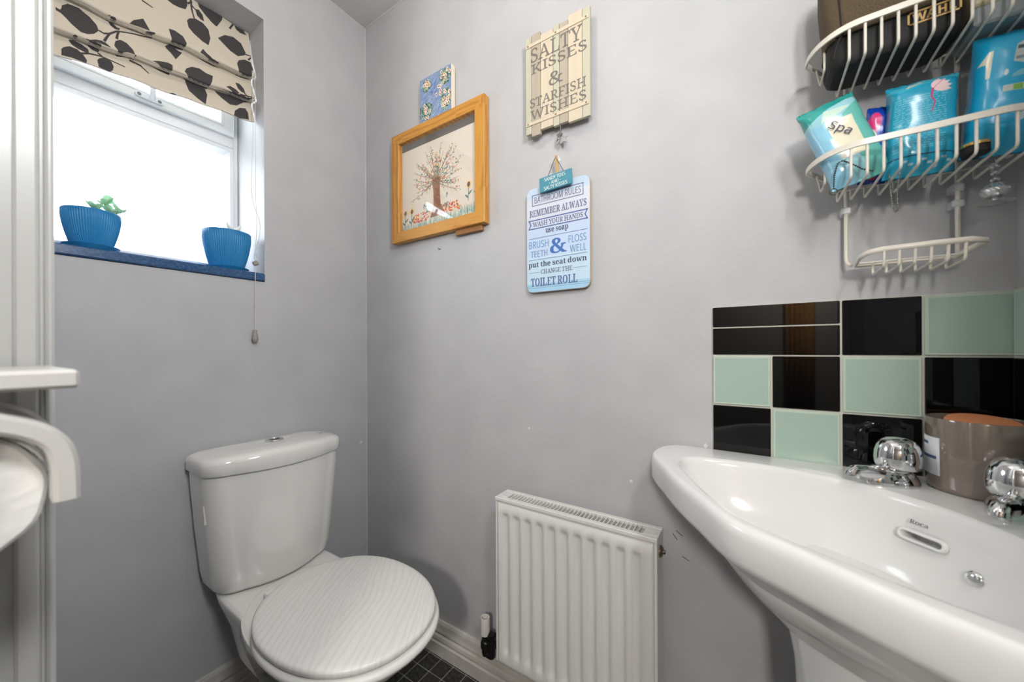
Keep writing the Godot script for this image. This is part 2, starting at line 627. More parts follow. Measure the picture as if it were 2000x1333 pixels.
	m.albedo_texture = noise_tex(0.2, rgb(58, 48, 34), rgb(104, 87, 60), 256, 14, 3)
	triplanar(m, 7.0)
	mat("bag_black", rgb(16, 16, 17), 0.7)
	mat("gold_print", rgb(206, 170, 104), 0.6)
	mat("carton", rgb(208, 196, 166), 0.7)
	mat("carton_grey", rgb(150, 158, 160), 0.6)
	mat("chain_steel", rgb(150, 148, 144), 0.25, 1.0)
	mat("chain_dark", rgb(70, 68, 66), 0.35, 0.9)
	mat("crystal", Color(0.95, 0.97, 0.98, 0.25), 0.02)
	M.crystal.refraction_enabled = true
	M.crystal.refraction_scale = 0.05
	M.crystal.transparency = BaseMaterial3D.TRANSPARENCY_ALPHA
	mat("crystal_silver", rgb(198, 200, 200), 0.12, 0.75)
	mat("jar_taupe", rgb(140, 128, 120), 0.08, 0.25, 0.6)
	m = mat("jar_glass", Color(0.86, 0.83, 0.80, 0.16), 0.03)
	m.transparency = BaseMaterial3D.TRANSPARENCY_ALPHA
	mat("jar_wax", rgb(196, 176, 162), 0.5)
	mat("jar_peach", rgb(226, 150, 104), 0.45)
	mat("paper_label", rgb(226, 230, 236), 0.7)
	mat("print_blue", rgb(70, 90, 130), 0.7)
	mat("roll_paper", rgb(226, 224, 220), 0.95)
	M.roll_paper.normal_enabled = true
	M.roll_paper.normal_texture = noise_tex(0.03, Color.BLACK, Color.WHITE, 256, 44, 2, true, 6.0)
	M.roll_paper.normal_scale = 0.2
	M.roll_paper.uv1_triplanar = true
	M.roll_paper.uv1_scale = Vector3.ONE * 10.0
	mat("cardboard", rgb(150, 124, 94), 0.9)
	mat("holder_white", rgb(190, 188, 184), 0.3)
	mat("hall_wall", rgb(120, 116, 110), 0.8)
	mat("hall_floor", rgb(40, 32, 26), 0.8)
	m = mat("hall_curtain", rgb(150, 112, 62), 0.9)
	m = mat("bulb_glow", rgb(255, 240, 214), 0.4)
	m.emission_enabled = true
	m.emission = Color(1.0, 0.90, 0.76)
	m.emission_energy_multiplier = 6.0
	m = mat("panel_glow", rgb(250, 248, 244), 0.5)
	m.emission_enabled = true
	m.emission = Color(1.0, 0.98, 0.95)
	m.emission_energy_multiplier = 3.0
	mat("lamp_white", rgb(225, 224, 220), 0.4)
	mat("lamp_metal", rgb(200, 200, 198), 0.2, 0.9)
	mat("plaster_chip", rgb(222, 220, 214), 0.9)
	mat("scuff", rgb(62, 58, 56), 0.9)
	m = mat("lid_wood", Color.WHITE, 0.3)
	m.albedo_texture = grain_picture(512, 512, rgb(235, 234, 231), rgb(222, 221, 218), 40.0, 51, 0.06)
	# prints
	m = mat("blind_cloth", Color.WHITE, 0.9)
	m.albedo_texture = blind_print()
	m = mat("blind_lining", rgb(196, 192, 184), 0.9)
	m = mat("tree_drawing", Color.WHITE, 0.9)
	m.albedo_texture = tree_print()
	m = mat("flower_painting", Color.WHITE, 0.5)
	m.albedo_texture = flowers_print()
	m = mat("plaque_print", Color.WHITE, 0.6)
	m.albedo_texture = plaque_print()
	for k in 4:
		m = mat("wipes_%d" % k, Color.WHITE, 0.22, 0.0, 0.6)
		m.albedo_texture = wipes_print(k)

func blind_print() -> ImageTexture:
	var k := 0.20
	var im := Image.create(910, 760, false, Image.FORMAT_RGB8)
	im.fill(rgb(206, 196, 180))
	for l in BLIND_LEAVES:
		var p := PackedVector2Array()
		for i in range(0, l.size(), 2):
			p.append(Vector2(l[i], l[i + 1]) * k)
		fill_poly(im, p, rgb(64, 62, 63))
	for l in BLIND_STEMS:
		var p := []
		for i in range(0, l.size(), 2):
			p.append(Vector2(l[i], l[i + 1]) * k)
		stroke(im, p, 10.0, 7.0, rgb(64, 60, 60))
	speckle(im, 0.05)
	return picture(im)

func tree_print() -> ImageTexture:
	rng.seed = 11
	var w := 640
	var h := 540
	var im := Image.create(w, h, false, Image.FORMAT_RGB8)
	im.fill(rgb(226, 216, 202))
	var greens := [rgb(60, 120, 112), rgb(88, 140, 130), rgb(120, 158, 140), rgb(70, 104, 92)]
	var warm := [rgb(214, 74, 52), rgb(232, 186, 84), rgb(226, 140, 66), rgb(196, 60, 50)]
	var brown := rgb(140, 92, 62)
	# grass
	for i in 420:
		var x := rng.randf() * w
		var y := h - 20 - rng.randf() * 46 - (22.0 if x > w * 0.78 else 0.0)
		stroke(im, [Vector2(x, y + 36), Vector2(x + rng.randf_range(-5, 5), y + 16), Vector2(x + rng.randf_range(-9, 9), y)], 2.4, 1.2, [rgb(96, 150, 140), rgb(120, 172, 168), rgb(80, 136, 128), rgb(150, 190, 186)][rng.randi() % 4])
	# leaf piles
	for i in 120:
		var left := rng.randf() < 0.5
		var c := Vector2(rng.randf_range(0.15, 0.4) if left else rng.randf_range(0.55, 0.78), rng.randf_range(0.80, 0.90)) * Vector2(w, h)
		if not left:
			c.y -= 16
		dab(im, c, rng.randf_range(4, 8), rng.randf_range(4, 7), rng.randf() * 3, warm[rng.randi() % 4])
	for i in 26:
		var left := i % 2 == 0
		dab(im, Vector2(rng.randf_range(0.34, 0.44) if left else rng.randf_range(0.54, 0.64), rng.randf_range(0.74, 0.82)) * Vector2(w, h), 6, 5, rng.randf() * 3, greens[rng.randi() % 4])
	# trunk
	fill_poly(im, PackedVector2Array([Vector2(0.425, 0.46), Vector2(0.535, 0.44), Vector2(0.53, 0.62), Vector2(0.54, 0.76), Vector2(0.60, 0.88), Vector2(0.40, 0.89), Vector2(0.445, 0.76), Vector2(0.445, 0.6)].map(func(p): return p * Vector2(w, h))), brown)
	for i in 60:
		var x := rng.randf_range(0.45, 0.52) * w
		var y := rng.randf_range(0.48, 0.82) * h
		stroke(im, [Vector2(x, y), Vector2(x + rng.randf_range(-3, 3), y + 22)], 1.6, 1.2, [rgb(164, 118, 84), rgb(112, 70, 46)][i % 2])
	# branches with leaves
	for i in 26:
		var a := deg_to_rad(lerpf(-200.0, 22.0, i / 25.0) + rng.randf_range(-4, 4))
		var reach := rng.randf_range(0.24, 0.37) * w * (0.92 if sin(a) < -0.8 else 1.0)
		var p0 := Vector2(rng.randf_range(0.45, 0.51) * w, 0.47 * h)
		var pts := []
		for k in 7:
			var f := k / 6.0
			var q := p0 + Vector2(cos(a), sin(a) * 1.05) * reach * f
			q.y += sin(f * PI) * 16 * (1.0 if sin(a) > -0.4 else 0.2)
			pts.append(q)
		stroke(im, pts, 5.0, 1.6, brown)
		for k in 22:
			var f := rng.randf_range(0.25, 1.05)
			var q: Vector2 = pts[mini(6, int(f * 6))] + Vector2(rng.randf_range(-12, 12), rng.randf_range(-12, 12))
			var d := Vector2(rng.randf_range(-1, 1), rng.randf_range(-1, 1)).normalized() * rng.randf_range(8, 15)
			leaf_dab(im, q, q + d, rng.randf_range(2.5, 4.5), (greens[rng.randi() % 4] if rng.randf() < 0.62 else warm[rng.randi() % 4]))
			if rng.randf() < 0.4:
				leaf_dab(im, q + d * 0.2, q + d * 0.8, 1.6, rgb(222, 214, 198))
	# falling leaves
	for c in [Vector2(0.32, 0.74), Vector2(0.62, 0.68), Vector2(0.67, 0.55)]:
		var q: Vector2 = c * Vector2(w, h)
		leaf_dab(im, q + Vector2(3, -18), q + Vector2(-3, 18), 7.5, greens[0])
		leaf_dab(im, q + Vector2(2, -6), q + Vector2(-2, 13), 3.5, rgb(190, 204, 196))
	# sunflowers
	for c in [Vector2(0.05, 0.755, ), Vector2(0.145, 0.755), Vector2(0.885, 0.64), Vector2(0.99, 0.63)]:
		var q: Vector2 = c * Vector2(w, h)
		for i in 46:
			var d := Vector2.from_angle(rng.randf() * TAU)
			stroke(im, [q + d * 8, q + d * rng.randf_range(22, 36)], 2.6, 1.2, [rgb(240, 206, 98), rgb(236, 190, 70), rgb(238, 214, 140)][rng.randi() % 3])
		stroke(im, [q, q + Vector2(-3, 62), q + Vector2(-5, 92)], 5, 5, greens[0])
		leaf_dab(im, q + Vector2(-4, 62), q + Vector2(26, 36), 6, greens[0])
		leaf_dab(im, q + Vector2(-4, 78), q + Vector2(-30, 54), 6, greens[0])
		dab(im, q, 12, 15, 0.2, rgb(104, 66, 46))
	speckle(im, 0.03)
	return picture(im)

func flowers_print() -> ImageTexture:
	rng.seed = 23
	var im := Image.create(384, 340, false, Image.FORMAT_RGB8)
	im.fill(rgb(128, 148, 182))
	for i in 420:
		var p := Vector2(rng.randf() * 384, rng.randf() * 340)
		var d := Vector2.from_angle(rng.randf_range(-0.9, -0.3)) * rng.randf_range(12, 40)
		stroke(im, [p, p + d], rng.randf_range(4, 11), 3.0, [rgb(146, 168, 206), rgb(96, 128, 184), rgb(170, 186, 212), rgb(128, 148, 182), rgb(132, 150, 188)][rng.randi() % 5])
	for i in 9:
		var p := Vector2(rng.randf_range(120, 210), rng.randf_range(80, 160))
		stroke(im, [p, p + Vector2(22, -24)], 8.0, 3.0, [rgb(36, 66, 140), rgb(50, 84, 160)][i % 2])
	for b in [[86, 66, 52, 44, false], [316, 70, 66, 58, true], [74, 262, 84, 66, true], [322, 236, 62, 82, false]]:
		for i in 230:
			var a := rng.randf() * TAU
			var r := sqrt(rng.randf())
			dab(im, Vector2(b[0] + cos(a) * r * b[2], b[1] + sin(a) * r * b[3]), rng.randf_range(4, 10), rng.randf_range(3, 8), rng.randf() * 3, [rgb(64, 104, 92), rgb(132, 164, 140), rgb(46, 74, 78), rgb(168, 188, 160)][rng.randi() % 4])
	for b in [[86, 66, 40, 34, 9], [316, 70, 52, 50, 9], [74, 262, 64, 56, 10], [322, 236, 48, 74, 16], [246, 150, 44, 40, 7]]:
		for i in b[4]:
			var c := Vector2(b[0] + rng.randf_range(-1, 1) * b[2], b[1] + rng.randf_range(-1, 1) * b[3])
			for k in 5:
				dab(im, c + Vector2.from_angle(k * TAU / 5) * 8, 8, 6, k * TAU / 5, [rgb(228, 220, 196), rgb(236, 232, 214), rgb(214, 200, 160)][rng.randi() % 3], 0.15)
			dab(im, c, 6, 7, 0, [rgb(190, 52, 40), rgb(206, 84, 50), rgb(160, 40, 40)][rng.randi() % 3], 0.2)
	speckle(im, 0.05)
	return picture(im)

func plaque_print() -> ImageTexture:
	var im := Image.create(64, 512, false, Image.FORMAT_RGB8)
	# five washed paint bands of the board
	var bands := [[0.0, rgb(190, 208, 226)], [0.10, rgb(206, 212, 222)], [0.30, rgb(198, 206, 226)], [0.40, rgb(190, 208, 232)], [0.66, rgb(190, 214, 232)], [0.92, rgb(162, 202, 226)]]
	for b in bands:
		im.fill_rect(Rect2i(0, int(b[0] * 512), 64, 512), b[1])
	im.fill_rect(Rect2i(0, 482, 64, 2), rgb(120, 158, 196))
	im.fill_rect(Rect2i(0, 490, 64, 2), rgb(120, 158, 196))
	speckle(im, 0.03)
	return picture(im)

func wipes_print(kind: int) -> ImageTexture:
	rng.seed = 70 + kind
	var im := Image.create(256, 512, false, Image.FORMAT_RGB8)
	if kind == 0:    # pale aqua pack with a cream label
		im.fill(rgb(150, 202, 212))
		fill_poly(im, PackedVector2Array([Vector2(0, 0), Vector2(256, 0), Vector2(256, 40), Vector2(120, 60), Vector2(0, 110)]), rgb(44, 158, 152))
		fill_poly(im, PackedVector2Array([Vector2(256, 60), Vector2(256, 512), Vector2(170, 512), Vector2(120, 300), Vector2(150, 130)]), rgb(104, 186, 176))
		fill_poly(im, PackedVector2Array([Vector2(0, 120), Vector2(80, 150), Vector2(60, 330), Vector2(110, 512), Vector2(0, 512)]), rgb(140, 196, 220))
		fill_poly(im, PackedVector2Array([Vector2(90, 70), Vector2(200, 95), Vector2(150, 115), Vector2(60, 130)]), rgb(196, 220, 206))
		im.fill_rect(Rect2i(74, 150, 110, 230), rgb(228, 222, 196))
	elif kind == 1:  # turquoise pack with small white print and a pink flower
		im.fill(rgb(30, 158, 192))
		fill_poly(im, PackedVector2Array([Vector2(0, 40), Vector2(90, 0), Vector2(256, 0), Vector2(256, 30), Vector2(40, 80)]), rgb(70, 178, 204))
		for y in range(120, 400, 12):
			for x in range(26, 200, 5):
				if rng.randf() < 0.62:
					im.fill_rect(Rect2i(x, y, 4, 5), rgb(118, 198, 214))
		for d in 5:
			leaf_dab(im, Vector2(150, 100), Vector2(150, 100) + Vector2.from_angle(-1.2 + d * 0.35) * 66, 15, rgb(236, 206, 208))
		stroke(im, [Vector2(150, 96), Vector2(146, 140), Vector2(160, 170), Vector2(150, 220)], 9, 4, rgb(196, 66, 112))
		stroke(im, [Vector2(150, 100), Vector2(196, 44)], 3, 2, rgb(206, 90, 100))
		fill_poly(im, PackedVector2Array([Vector2(84, 20), Vector2(124, 8), Vector2(130, 40), Vector2(60, 66)]), rgb(206, 214, 196))
		im.fill_rect(Rect2i(0, 430, 256, 6), rgb(16, 60, 84))
		for i in 8:
			im.fill_rect(Rect2i(60 + i * 22, 450 + (i % 3) * 14, 18, 10), rgb(170, 206, 216))
	elif kind == 2:  # bright blue pack with white panels
		im.fill(rgb(22, 162, 206))
		fill_poly(im, PackedVector2Array([Vector2(210, 0), Vector2(240, 0), Vector2(216, 130), Vector2(240, 190), Vector2(200, 310), Vector2(176, 310), Vector2(210, 190), Vector2(190, 120)]), rgb(206, 218, 216))
		fill_poly(im, PackedVector2Array([Vector2(14, 150), Vector2(40, 110), Vector2(52, 110), Vector2(50, 220), Vector2(38, 220), Vector2(34, 160)]), rgb(220, 216, 196))
		fill_poly(im, PackedVector2Array([Vector2(120, 110), Vector2(150, 96), Vector2(154, 140), Vector2(166, 160), Vector2(150, 190), Vector2(116, 176)]), rgb(186, 198, 194))
		im.fill_rect(Rect2i(124, 116, 24, 14), rgb(70, 96, 100))
		im.fill_rect(Rect2i(122, 158, 26, 12), rgb(120, 140, 140))
		fill_poly(im, PackedVector2Array([Vector2(120, 226), Vector2(150, 210), Vector2(152, 236), Vector2(116, 240)]), rgb(120, 190, 208))
		dab(im, Vector2(98, 214), 7, 12, 0, rgb(206, 220, 220))
		im.fill_rect(Rect2i(92, 268, 76, 26), rgb(196, 206, 196))
		im.fill_rect(Rect2i(124, 270, 30, 22), rgb(122, 178, 74))
		dab(im, Vector2(196, 260), 26, 40, 0.3, rgb(222, 232, 236))
		fill_poly(im, PackedVector2Array([Vector2(150, 390), Vector2(240, 350), Vector2(240, 390), Vector2(150, 420)]), rgb(198, 216, 220))
	else:            # dark blue sachet with pink and cream blossoms
		im.fill(rgb(16, 70, 178))
		dab(im, Vector2(70, 120), 60, 70, 0, rgb(226, 60, 132))
		dab(im, Vector2(40, 210), 60, 50, 0.3, rgb(232, 216, 196))
		dab(im, Vector2(60, 290), 66, 44, 0.5, rgb(236, 222, 204))
		for i in 26:
			dab(im, Vector2(rng.randf() * 120, 330 + rng.randf() * 130), 10, 7, rng.randf() * 3, [rgb(34, 30, 40), rgb(226, 196, 150)][i % 2])
		for i in 12:
			dab(im, Vector2(150 + rng.randf() * 90, rng.randf() * 300), 6, 6, 0, rgb(60, 140, 220))
		dab(im, Vector2(120, 470), 40, 26, 0, rgb(196, 44, 70))
	return picture(im)

# ---------------------------------------------------------------- camera, sky, lamps
func camera_and_light() -> void:
	var yaw := deg_to_rad(YAW)
	var roll := deg_to_rad(ROLL)
	var fwd := Vector3(cos(yaw), 0, -sin(yaw))
	var right := Vector3(sin(yaw), 0, cos(yaw))
	var r2 := right * cos(roll) + Vector3.UP * sin(roll)
	var u2 := -right * sin(roll) + Vector3.UP * cos(roll)
	var cam := Camera3D.new()
	cam.name = "camera"
	add_child(cam)
	var lens := CameraAttributesPhysical.new()
	lens.frustum_near = 0.05
	lens.frustum_far = 60.0
	lens.frustum_focal_length = 13.0
	lens.frustum_focus_distance = 1.25
	lens.exposure_aperture = 4.5
	cam.attributes = lens
	cam.projection = Camera3D.PROJECTION_FRUSTUM
	cam.near = 0.05
	cam.far = 60.0
	cam.size = 2.0 * 0.05 * 666.5 / FOCAL
	cam.frustum_offset = Vector2(0, 0.05 * 15.3 / FOCAL)
	cam.transform = Transform3D(Basis(r2, u2, -fwd), EYE)
	cam.current = true
	# a white overcast sky, seen through the frosted window
	var sky_m := ProceduralSkyMaterial.new()
	sky_m.sky_top_color = Color(0.90, 0.95, 1.0)
	sky_m.sky_horizon_color = Color(0.95, 0.98, 1.0)
	sky_m.ground_bottom_color = Color(0.62, 0.63, 0.62)
	sky_m.ground_horizon_color = Color(0.80, 0.82, 0.82)
	var sky := Sky.new()
	sky.sky_material = sky_m
	var env := Environment.new()
	env.background_mode = Environment.BG_SKY
	env.sky = sky
	env.background_energy_multiplier = SKY_ENERGY
	env.tonemap_mode = Environment.TONE_MAPPER_LINEAR
	env.tonemap_exposure = EXPOSURE
	env.sdfgi_enabled = true
	env.ssao_enabled = true
	env.ssil_enabled = true
	var we := WorldEnvironment.new()
	we.name = "environment"
	we.environment = env
	add_child(we)

const SKY_ENERGY := 13.0
const EXPOSURE := 1.17
const LAMP_ENERGY := 0.07
const LAMP_AT := Vector3(-0.62, 2.14, 0.74)

func ceiling_lamp() -> void:
	var t := thing("ceiling_lamp", "round white glass ceiling lamp above the middle of the room", "lamp", Vector3(LAMP_AT.x, CEILING_Y, LAMP_AT.z))
	var s := shape()
	lathe(s, [[0.0, 0.0], [0.055, 0.0], [0.055, -0.014], [0.03, -0.03], [0.012, -0.032]], t.position, 32)
	part(s, "ceiling_plate", M.lamp_white, t)
	s = shape()
	lathe(s, [[0.012, -0.03], [0.012, -0.085]], t.position, 16)
	part(s, "stem", M.lamp_metal, t)
	s = shape()
	var prof := []
	for k in 17:
		var a := PI * k / 16.0
		prof.append([0.062 * sin(a), LAMP_AT.y - CEILING_Y + 0.062 * cos(a)])
	lathe(s, prof, t.position, 32, Basis.IDENTITY, 60.0, false, false)
	part(s, "lamp_globe", M.bulb_glow, t)
	var l := OmniLight3D.new()
	l.name = "ceiling_lamp_bulb"
	l.position = LAMP_AT - t.position
	l.light_color = Color(1.0, 0.985, 0.965)
	l.light_energy = LAMP_ENERGY
	l.light_size = 0.06
	l.omni_range = 8.0
	l.omni_attenuation = 2.0
	l.shadow_enabled = true
	t.add_child(l)

func added_fill_panel() -> void:  # added unseen fill that brightens the window wall, toilet and casing
	var at := Vector3(-0.845, 1.72, FRONT_Z)
	var hx := 0.115
	var hy := 0.16
	var t := thing("added_fill_panel", "added fill light panel, unseen, on the wall opposite the window", "lamp", at)
	var s := shape()
	box(s, at + Vector3(-hx * 0.6, -hy * 0.6, -0.02), at + Vector3(hx * 0.6, hy * 0.6, 0.0), 0.002)
	part(s, "back_box", M.lamp_white, t)
	for b in [[-hx, -hy, hx, -hy + 0.01], [-hx, hy - 0.01, hx, hy], [-hx, -hy + 0.01, -hx + 0.01, hy - 0.01], [hx - 0.01, -hy + 0.01, hx, hy - 0.01]]:
		s = shape()
		box(s, at + Vector3(b[0], b[1], -0.034), at + Vector3(b[2], b[3], -0.018), 0.001)
		part(s, "panel_frame", M.lamp_white, t)
	s = shape()
	box(s, at + Vector3(-hx + 0.01, -hy + 0.01, -0.031), at + Vector3(hx - 0.01, hy - 0.01, -0.021))
	part(s, "light_diffuser", M.panel_glow, t)
	var l := AreaLight3D.new()
	l.name = "fill_panel_light"
	l.area_size = Vector2(2 * hx - 0.024, 2 * hy - 0.024)
	l.position = Vector3(0, 0, -0.033)
	l.light_color = Color(0.99, 0.995, 1.0)
	l.light_energy = PANEL_ENERGY
	l.shadow_enabled = true
	t.add_child(l)

func added_landing_fill() -> void:  # added unseen fill, shining through the doorway onto right wall, radiator and basin
	var at := Vector3(-2.02, 1.56, 1.60)
	var t := thing("added_landing_fill", "added pendant fill light, unseen, hanging on the landing", "lamp", Vector3(at.x, 2.30, at.z))
	var s := shape()
	lathe(s, [[0.0, 0.0], [0.05, 0.0], [0.05, -0.015], [0.01, -0.03], [0.004, -0.032]], t.position, 32)
	part(s, "ceiling_rose", M.lamp_white, t)
	s = shape()
	tube(s, [t.position + Vector3(0, -0.03, 0), at + Vector3(0, 0.098, 0)], 0.004, 8)
	part(s, "flex", M.lamp_white, t)
	s = shape()
	var prof := []
	for k in 17:
		var a := PI * k / 16.0
		prof.append([0.10 * sin(a), 0.10 * cos(a)])
	lathe(s, prof, at, 32, Basis.IDENTITY, 60.0, false, false)
	part(s, "lamp_globe", M.bulb_glow, t)
	var l := OmniLight3D.new()
	l.name = "landing_fill_light"
	l.position = at - t.position
	l.light_color = Color(1.0, 0.985, 0.965)
	l.light_energy = LANDING_ENERGY
	l.light_size = 0.1
	l.omni_range = 9.0
	l.omni_attenuation = 2.0
	l.shadow_enabled = true
	t.add_child(l)

# ---------------------------------------------------------------- the room
const LANDING_ENERGY := 1.35
const PANEL_ENERGY := 1.05
const WIN_L := -0.815
const WIN_R := -0.361
const WIN_TOP := 2.05
const SILL_Y := 1.253
const DOOR_Z0 := 0.875
const DOOR_Z1 := 1.58

func room() -> void:
	var s := shape()
	var out := 0.12
	# floor slab with grout on top, then the small dark tiles
	s = shape()
	box(s, Vector3(LEFT_X - 0.12, -0.1, -0.35), Vector3(0.12, -0.002, FRONT_Z + 0.12))
	var fl := struct(s, "floor", M.floor_grout, "floor of small dark square tiles with pale grout lines", "floor")
	var pitch := 0.0535
	var rest := shape()
	var tile_mesh := {}
	var nx := int(ceil((0.0 - LEFT_X) / pitch)) + 1
	var nz := int(ceil(FRONT_Z / pitch)) + 1
	rng.seed = 5
	for i in nx:
		for k in nz:
			var x1 := -0.0225 + pitch - i * pitch
			var z0 := 0.417 - 8 * pitch + k * pitch
			var a := Vector3(maxf(x1 - pitch + 0.0028, LEFT_X), -0.004, maxf(z0 + 0.0028, 0.0))
			var b := Vector3(minf(x1, 0.0), 0.0 + rng.randf_range(-0.0004, 0.0004), minf(z0 + pitch, FRONT_Z))
			if b.x - a.x < 0.004 or b.z - a.z < 0.004:
				continue
			if x1 > -0.62 and z0 > 0.10 and z0 < 1.10:
				s = shape()
				box(s, a, b, 0.0012)
				part(s, "tile", M.floor_tile, fl)
			else:
				box(rest, a, b, 0.0012)
	var ro := part(rest, "tile_field", M.floor_tile, fl)
	ro.set_meta("kind", "stuff")
	# ceiling
	s = shape()
	box(s, Vector3(LEFT_X - 0.12, CEILING_Y, -0.35), Vector3(0.12, CEILING_Y + 0.1, FRONT_Z + 0.12))
	var ce := struct(s, "ceiling", M.ceiling_paint, "plain pale painted ceiling above the corner", "ceiling")
	for l in [[Vector3(LEFT_X, CEILING_Y - 0.0005, 0.0005), Vector3(0, CEILING_Y - 0.0005, 0.0005)], [Vector3(-0.0005, CEILING_Y - 0.0005, 0), Vector3(-0.0005, CEILING_Y - 0.0005, FRONT_Z)], [Vector3(-0.0005, 0.1, 0.0005), Vector3(-0.0005, CEILING_Y, 0.0005)]]:
		s = shape()
		tube(s, l, 0.0022, 8)
		part(s, "filler_bead", M.ceiling_paint, ce)
	# window wall with its deep opening
	s = shape()
	box(s, Vector3(LEFT_X - 0.12, -0.1, -0.30), Vector3(WIN_L, CEILING_Y + 0.05, 0))
	box(s, Vector3(WIN_R, -0.1, -0.30), Vector3(0.12, CEILING_Y + 0.05, 0))
	box(s, Vector3(WIN_L, -0.1, -0.30), Vector3(WIN_R, SILL_Y - 0.026, 0))
	box(s, Vector3(WIN_L, WIN_TOP, -0.30), Vector3(WIN_R, CEILING_Y + 0.05, 0))
	var wa := struct(s, "wall_back", M.wall_paint, "grey painted wall with the window above the toilet", "wall")
	# right-hand wall
	s = shape()
	box(s, Vector3(0, -0.1, -0.05), Vector3(0.12, CEILING_Y + 0.05, FRONT_Z + 0.12))
	var wb := struct(s, "wall_right", M.wall_paint, "grey painted wall with pictures, radiator and tiled splashback", "wall")
	s = shape()
	box(s, Vector3(LEFT_X - 0.12, -0.1, FRONT_Z), Vector3(0.05, CEILING_Y + 0.05, FRONT_Z + 0.12))
	var wc := struct(s, "wall_front", M.wall_paint, "grey painted wall beside the candle and basin", "wall")
	# left wall with the doorway to the dark landing
	s = shape()
	box(s, Vector3(LEFT_X - 0.11, -0.1, -0.05), Vector3(LEFT_X, CEILING_Y + 0.05, DOOR_Z0))
	box(s, Vector3(LEFT_X - 0.11, -0.1, DOOR_Z1), Vector3(LEFT_X, CEILING_Y + 0.05, FRONT_Z + 0.05))
	box(s, Vector3(LEFT_X - 0.11, 1.98, DOOR_Z0), Vector3(LEFT_X, CEILING_Y + 0.05, DOOR_Z1))
	struct(s, "wall_left", M.wall_paint, "grey painted wall with the doorway, behind the toilet roll", "wall")
	s = shape()
	box(s, Vector3(LEFT_X - 0.115, 0.0, DOOR_Z0), Vector3(LEFT_X + 0.004, 1.98, DOOR_Z0 + 0.022), 0.002)
	box(s, Vector3(LEFT_X - 0.115, 0.0, DOOR_Z1 - 0.022), Vector3(LEFT_X + 0.004, 1.98, DOOR_Z1), 0.002)
	box(s, Vector3(LEFT_X - 0.115, 1.958, DOOR_Z0), Vector3(LEFT_X + 0.004, 1.98, DOOR_Z1), 0.002)
	struct(s, "door_1", M.white_gloss, "white painted lining of the open doorway", "door frame")
	# the landing behind: a closed dark space with a heavy ochre curtain
	s = shape()
	box(s, Vector3(-2.6, -0.1, 0.2), Vector3(-2.5, 2.4, 2.3))
	box(s, Vector3(-2.6, -0.1, 0.1), Vector3(LEFT_X - 0.10, 2.4, 0.2))
	box(s, Vector3(-2.6, -0.1, 2.3), Vector3(LEFT_X - 0.10, 2.4, 2.4))
	box(s, Vector3(LEFT_X - 0.12, -0.1, FRONT_Z), Vector3(LEFT_X - 0.10, 2.4, 2.3))
	box(s, Vector3(-2.6, 2.3, 0.1), Vector3(LEFT_X - 0.10, 2.4, 2.4))
	struct(s, "wall_landing", M.hall_wall, "dark walls of the landing beyond the doorway", "wall")
	s = shape()
	box(s, Vector3(-2.6, -0.1, 0.1), Vector3(LEFT_X - 0.11, 0.0, 2.4))
	struct(s, "floor_landing", M.hall_floor, "dark carpet of the landing beyond the doorway", "floor")
	s = shape()
	var rings := []
	for k in 25:
		var z := 1.46 + 0.17 * k / 24.0
		rings.append([Vector3(-2.47 + 0.016 * sin(k * 1.6), 0.02, z), Vector3(-2.47 + 0.016 * sin(k * 1.6), 2.2, z), Vector3(-2.475 + 0.016 * sin(k * 1.6), 2.2, z), Vector3(-2.475 + 0.016 * sin(k * 1.6), 0.02, z)])
	loft(s, rings, true, true, true, 80.0)
	single(s, "curtain", M.hall_curtain, "narrow ochre curtain hanging on the landing", "curtain", Vector3(-2.47, 0.02, 1.545))
	# boxed-in casing with a moulded edge, beside the toilet roll holder
	s = shape()
	box(s, Vector3(LEFT_X, 0.0, 0.60), Vector3(-0.868, CEILING_Y, 0.694))
	var tr := struct(s, "trim_1", M.white_gloss, "white painted casing with moulded edge behind the toilet roll", "trim")
	for e in [[-0.8685, -0.8535, 0.62, 0.700], [-0.8545, -0.8485, 0.62, 0.6955], [-0.8495, -0.8435, 0.625, 0.699]]:
		s = shape()
		box(s, Vector3(e[0], 0.0, e[2]), Vector3(e[1], CEILING_Y, e[3]), 0.0022)
		part(s, "moulding", M.white_gloss, tr)
	# skirting boards with a moulded profile
	var prof := [Vector2(0.0, 0.109), Vector2(0.006, 0.108), Vector2(0.009, 0.100), Vector2(0.0105, 0.086), Vector2(0.013, 0.075), Vector2(0.008, 0.071), Vector2(0.0085, 0.066), Vector2(0.0145, 0.062), Vector2(0.0165, 0.052), Vector2(0.013, 0.047), Vector2(0.0132, 0.043), Vector2(0.018, 0.040), Vector2(0.018, 0.0), Vector2(0.0, 0.0)]
	s = shape()
	prism(s, PackedVector2Array(prof), 0.0, FRONT_Z, Transform3D(Basis(Vector3(-1, 0, 0), Vector3(0, 1, 0), Vector3(0, 0, 1)), Vector3.ZERO))
	struct(s, "baseboard_right", M.skirting_paint, "chipped white skirting board below the radiator", "skirting board")
	s = shape()
	prism(s, PackedVector2Array(prof), LEFT_X, -0.002, Transform3D(Basis(Vector3(0, 0, 1), Vector3(0, 1, 0), Vector3(1, 0, 0)), Vector3.ZERO))
	struct(s, "baseboard_back", M.skirting_paint, "white skirting board behind the toilet", "skirting board")
	splashback(wb, wc)
	window()
	# small chips and a pencil scuff in the paint
	var chips := [[Vector3(-0.026, 0.655, 0.0), 0.0035, 0.005, wa], [Vector3(0, 0.695, 1.03), 0.003, 0.004, wb], [Vector3(0, 0.79, 0.745), 0.0025, 0.003, wb], [Vector3(0, 0.803, 1.190), 0.003, 0.006, wb]]
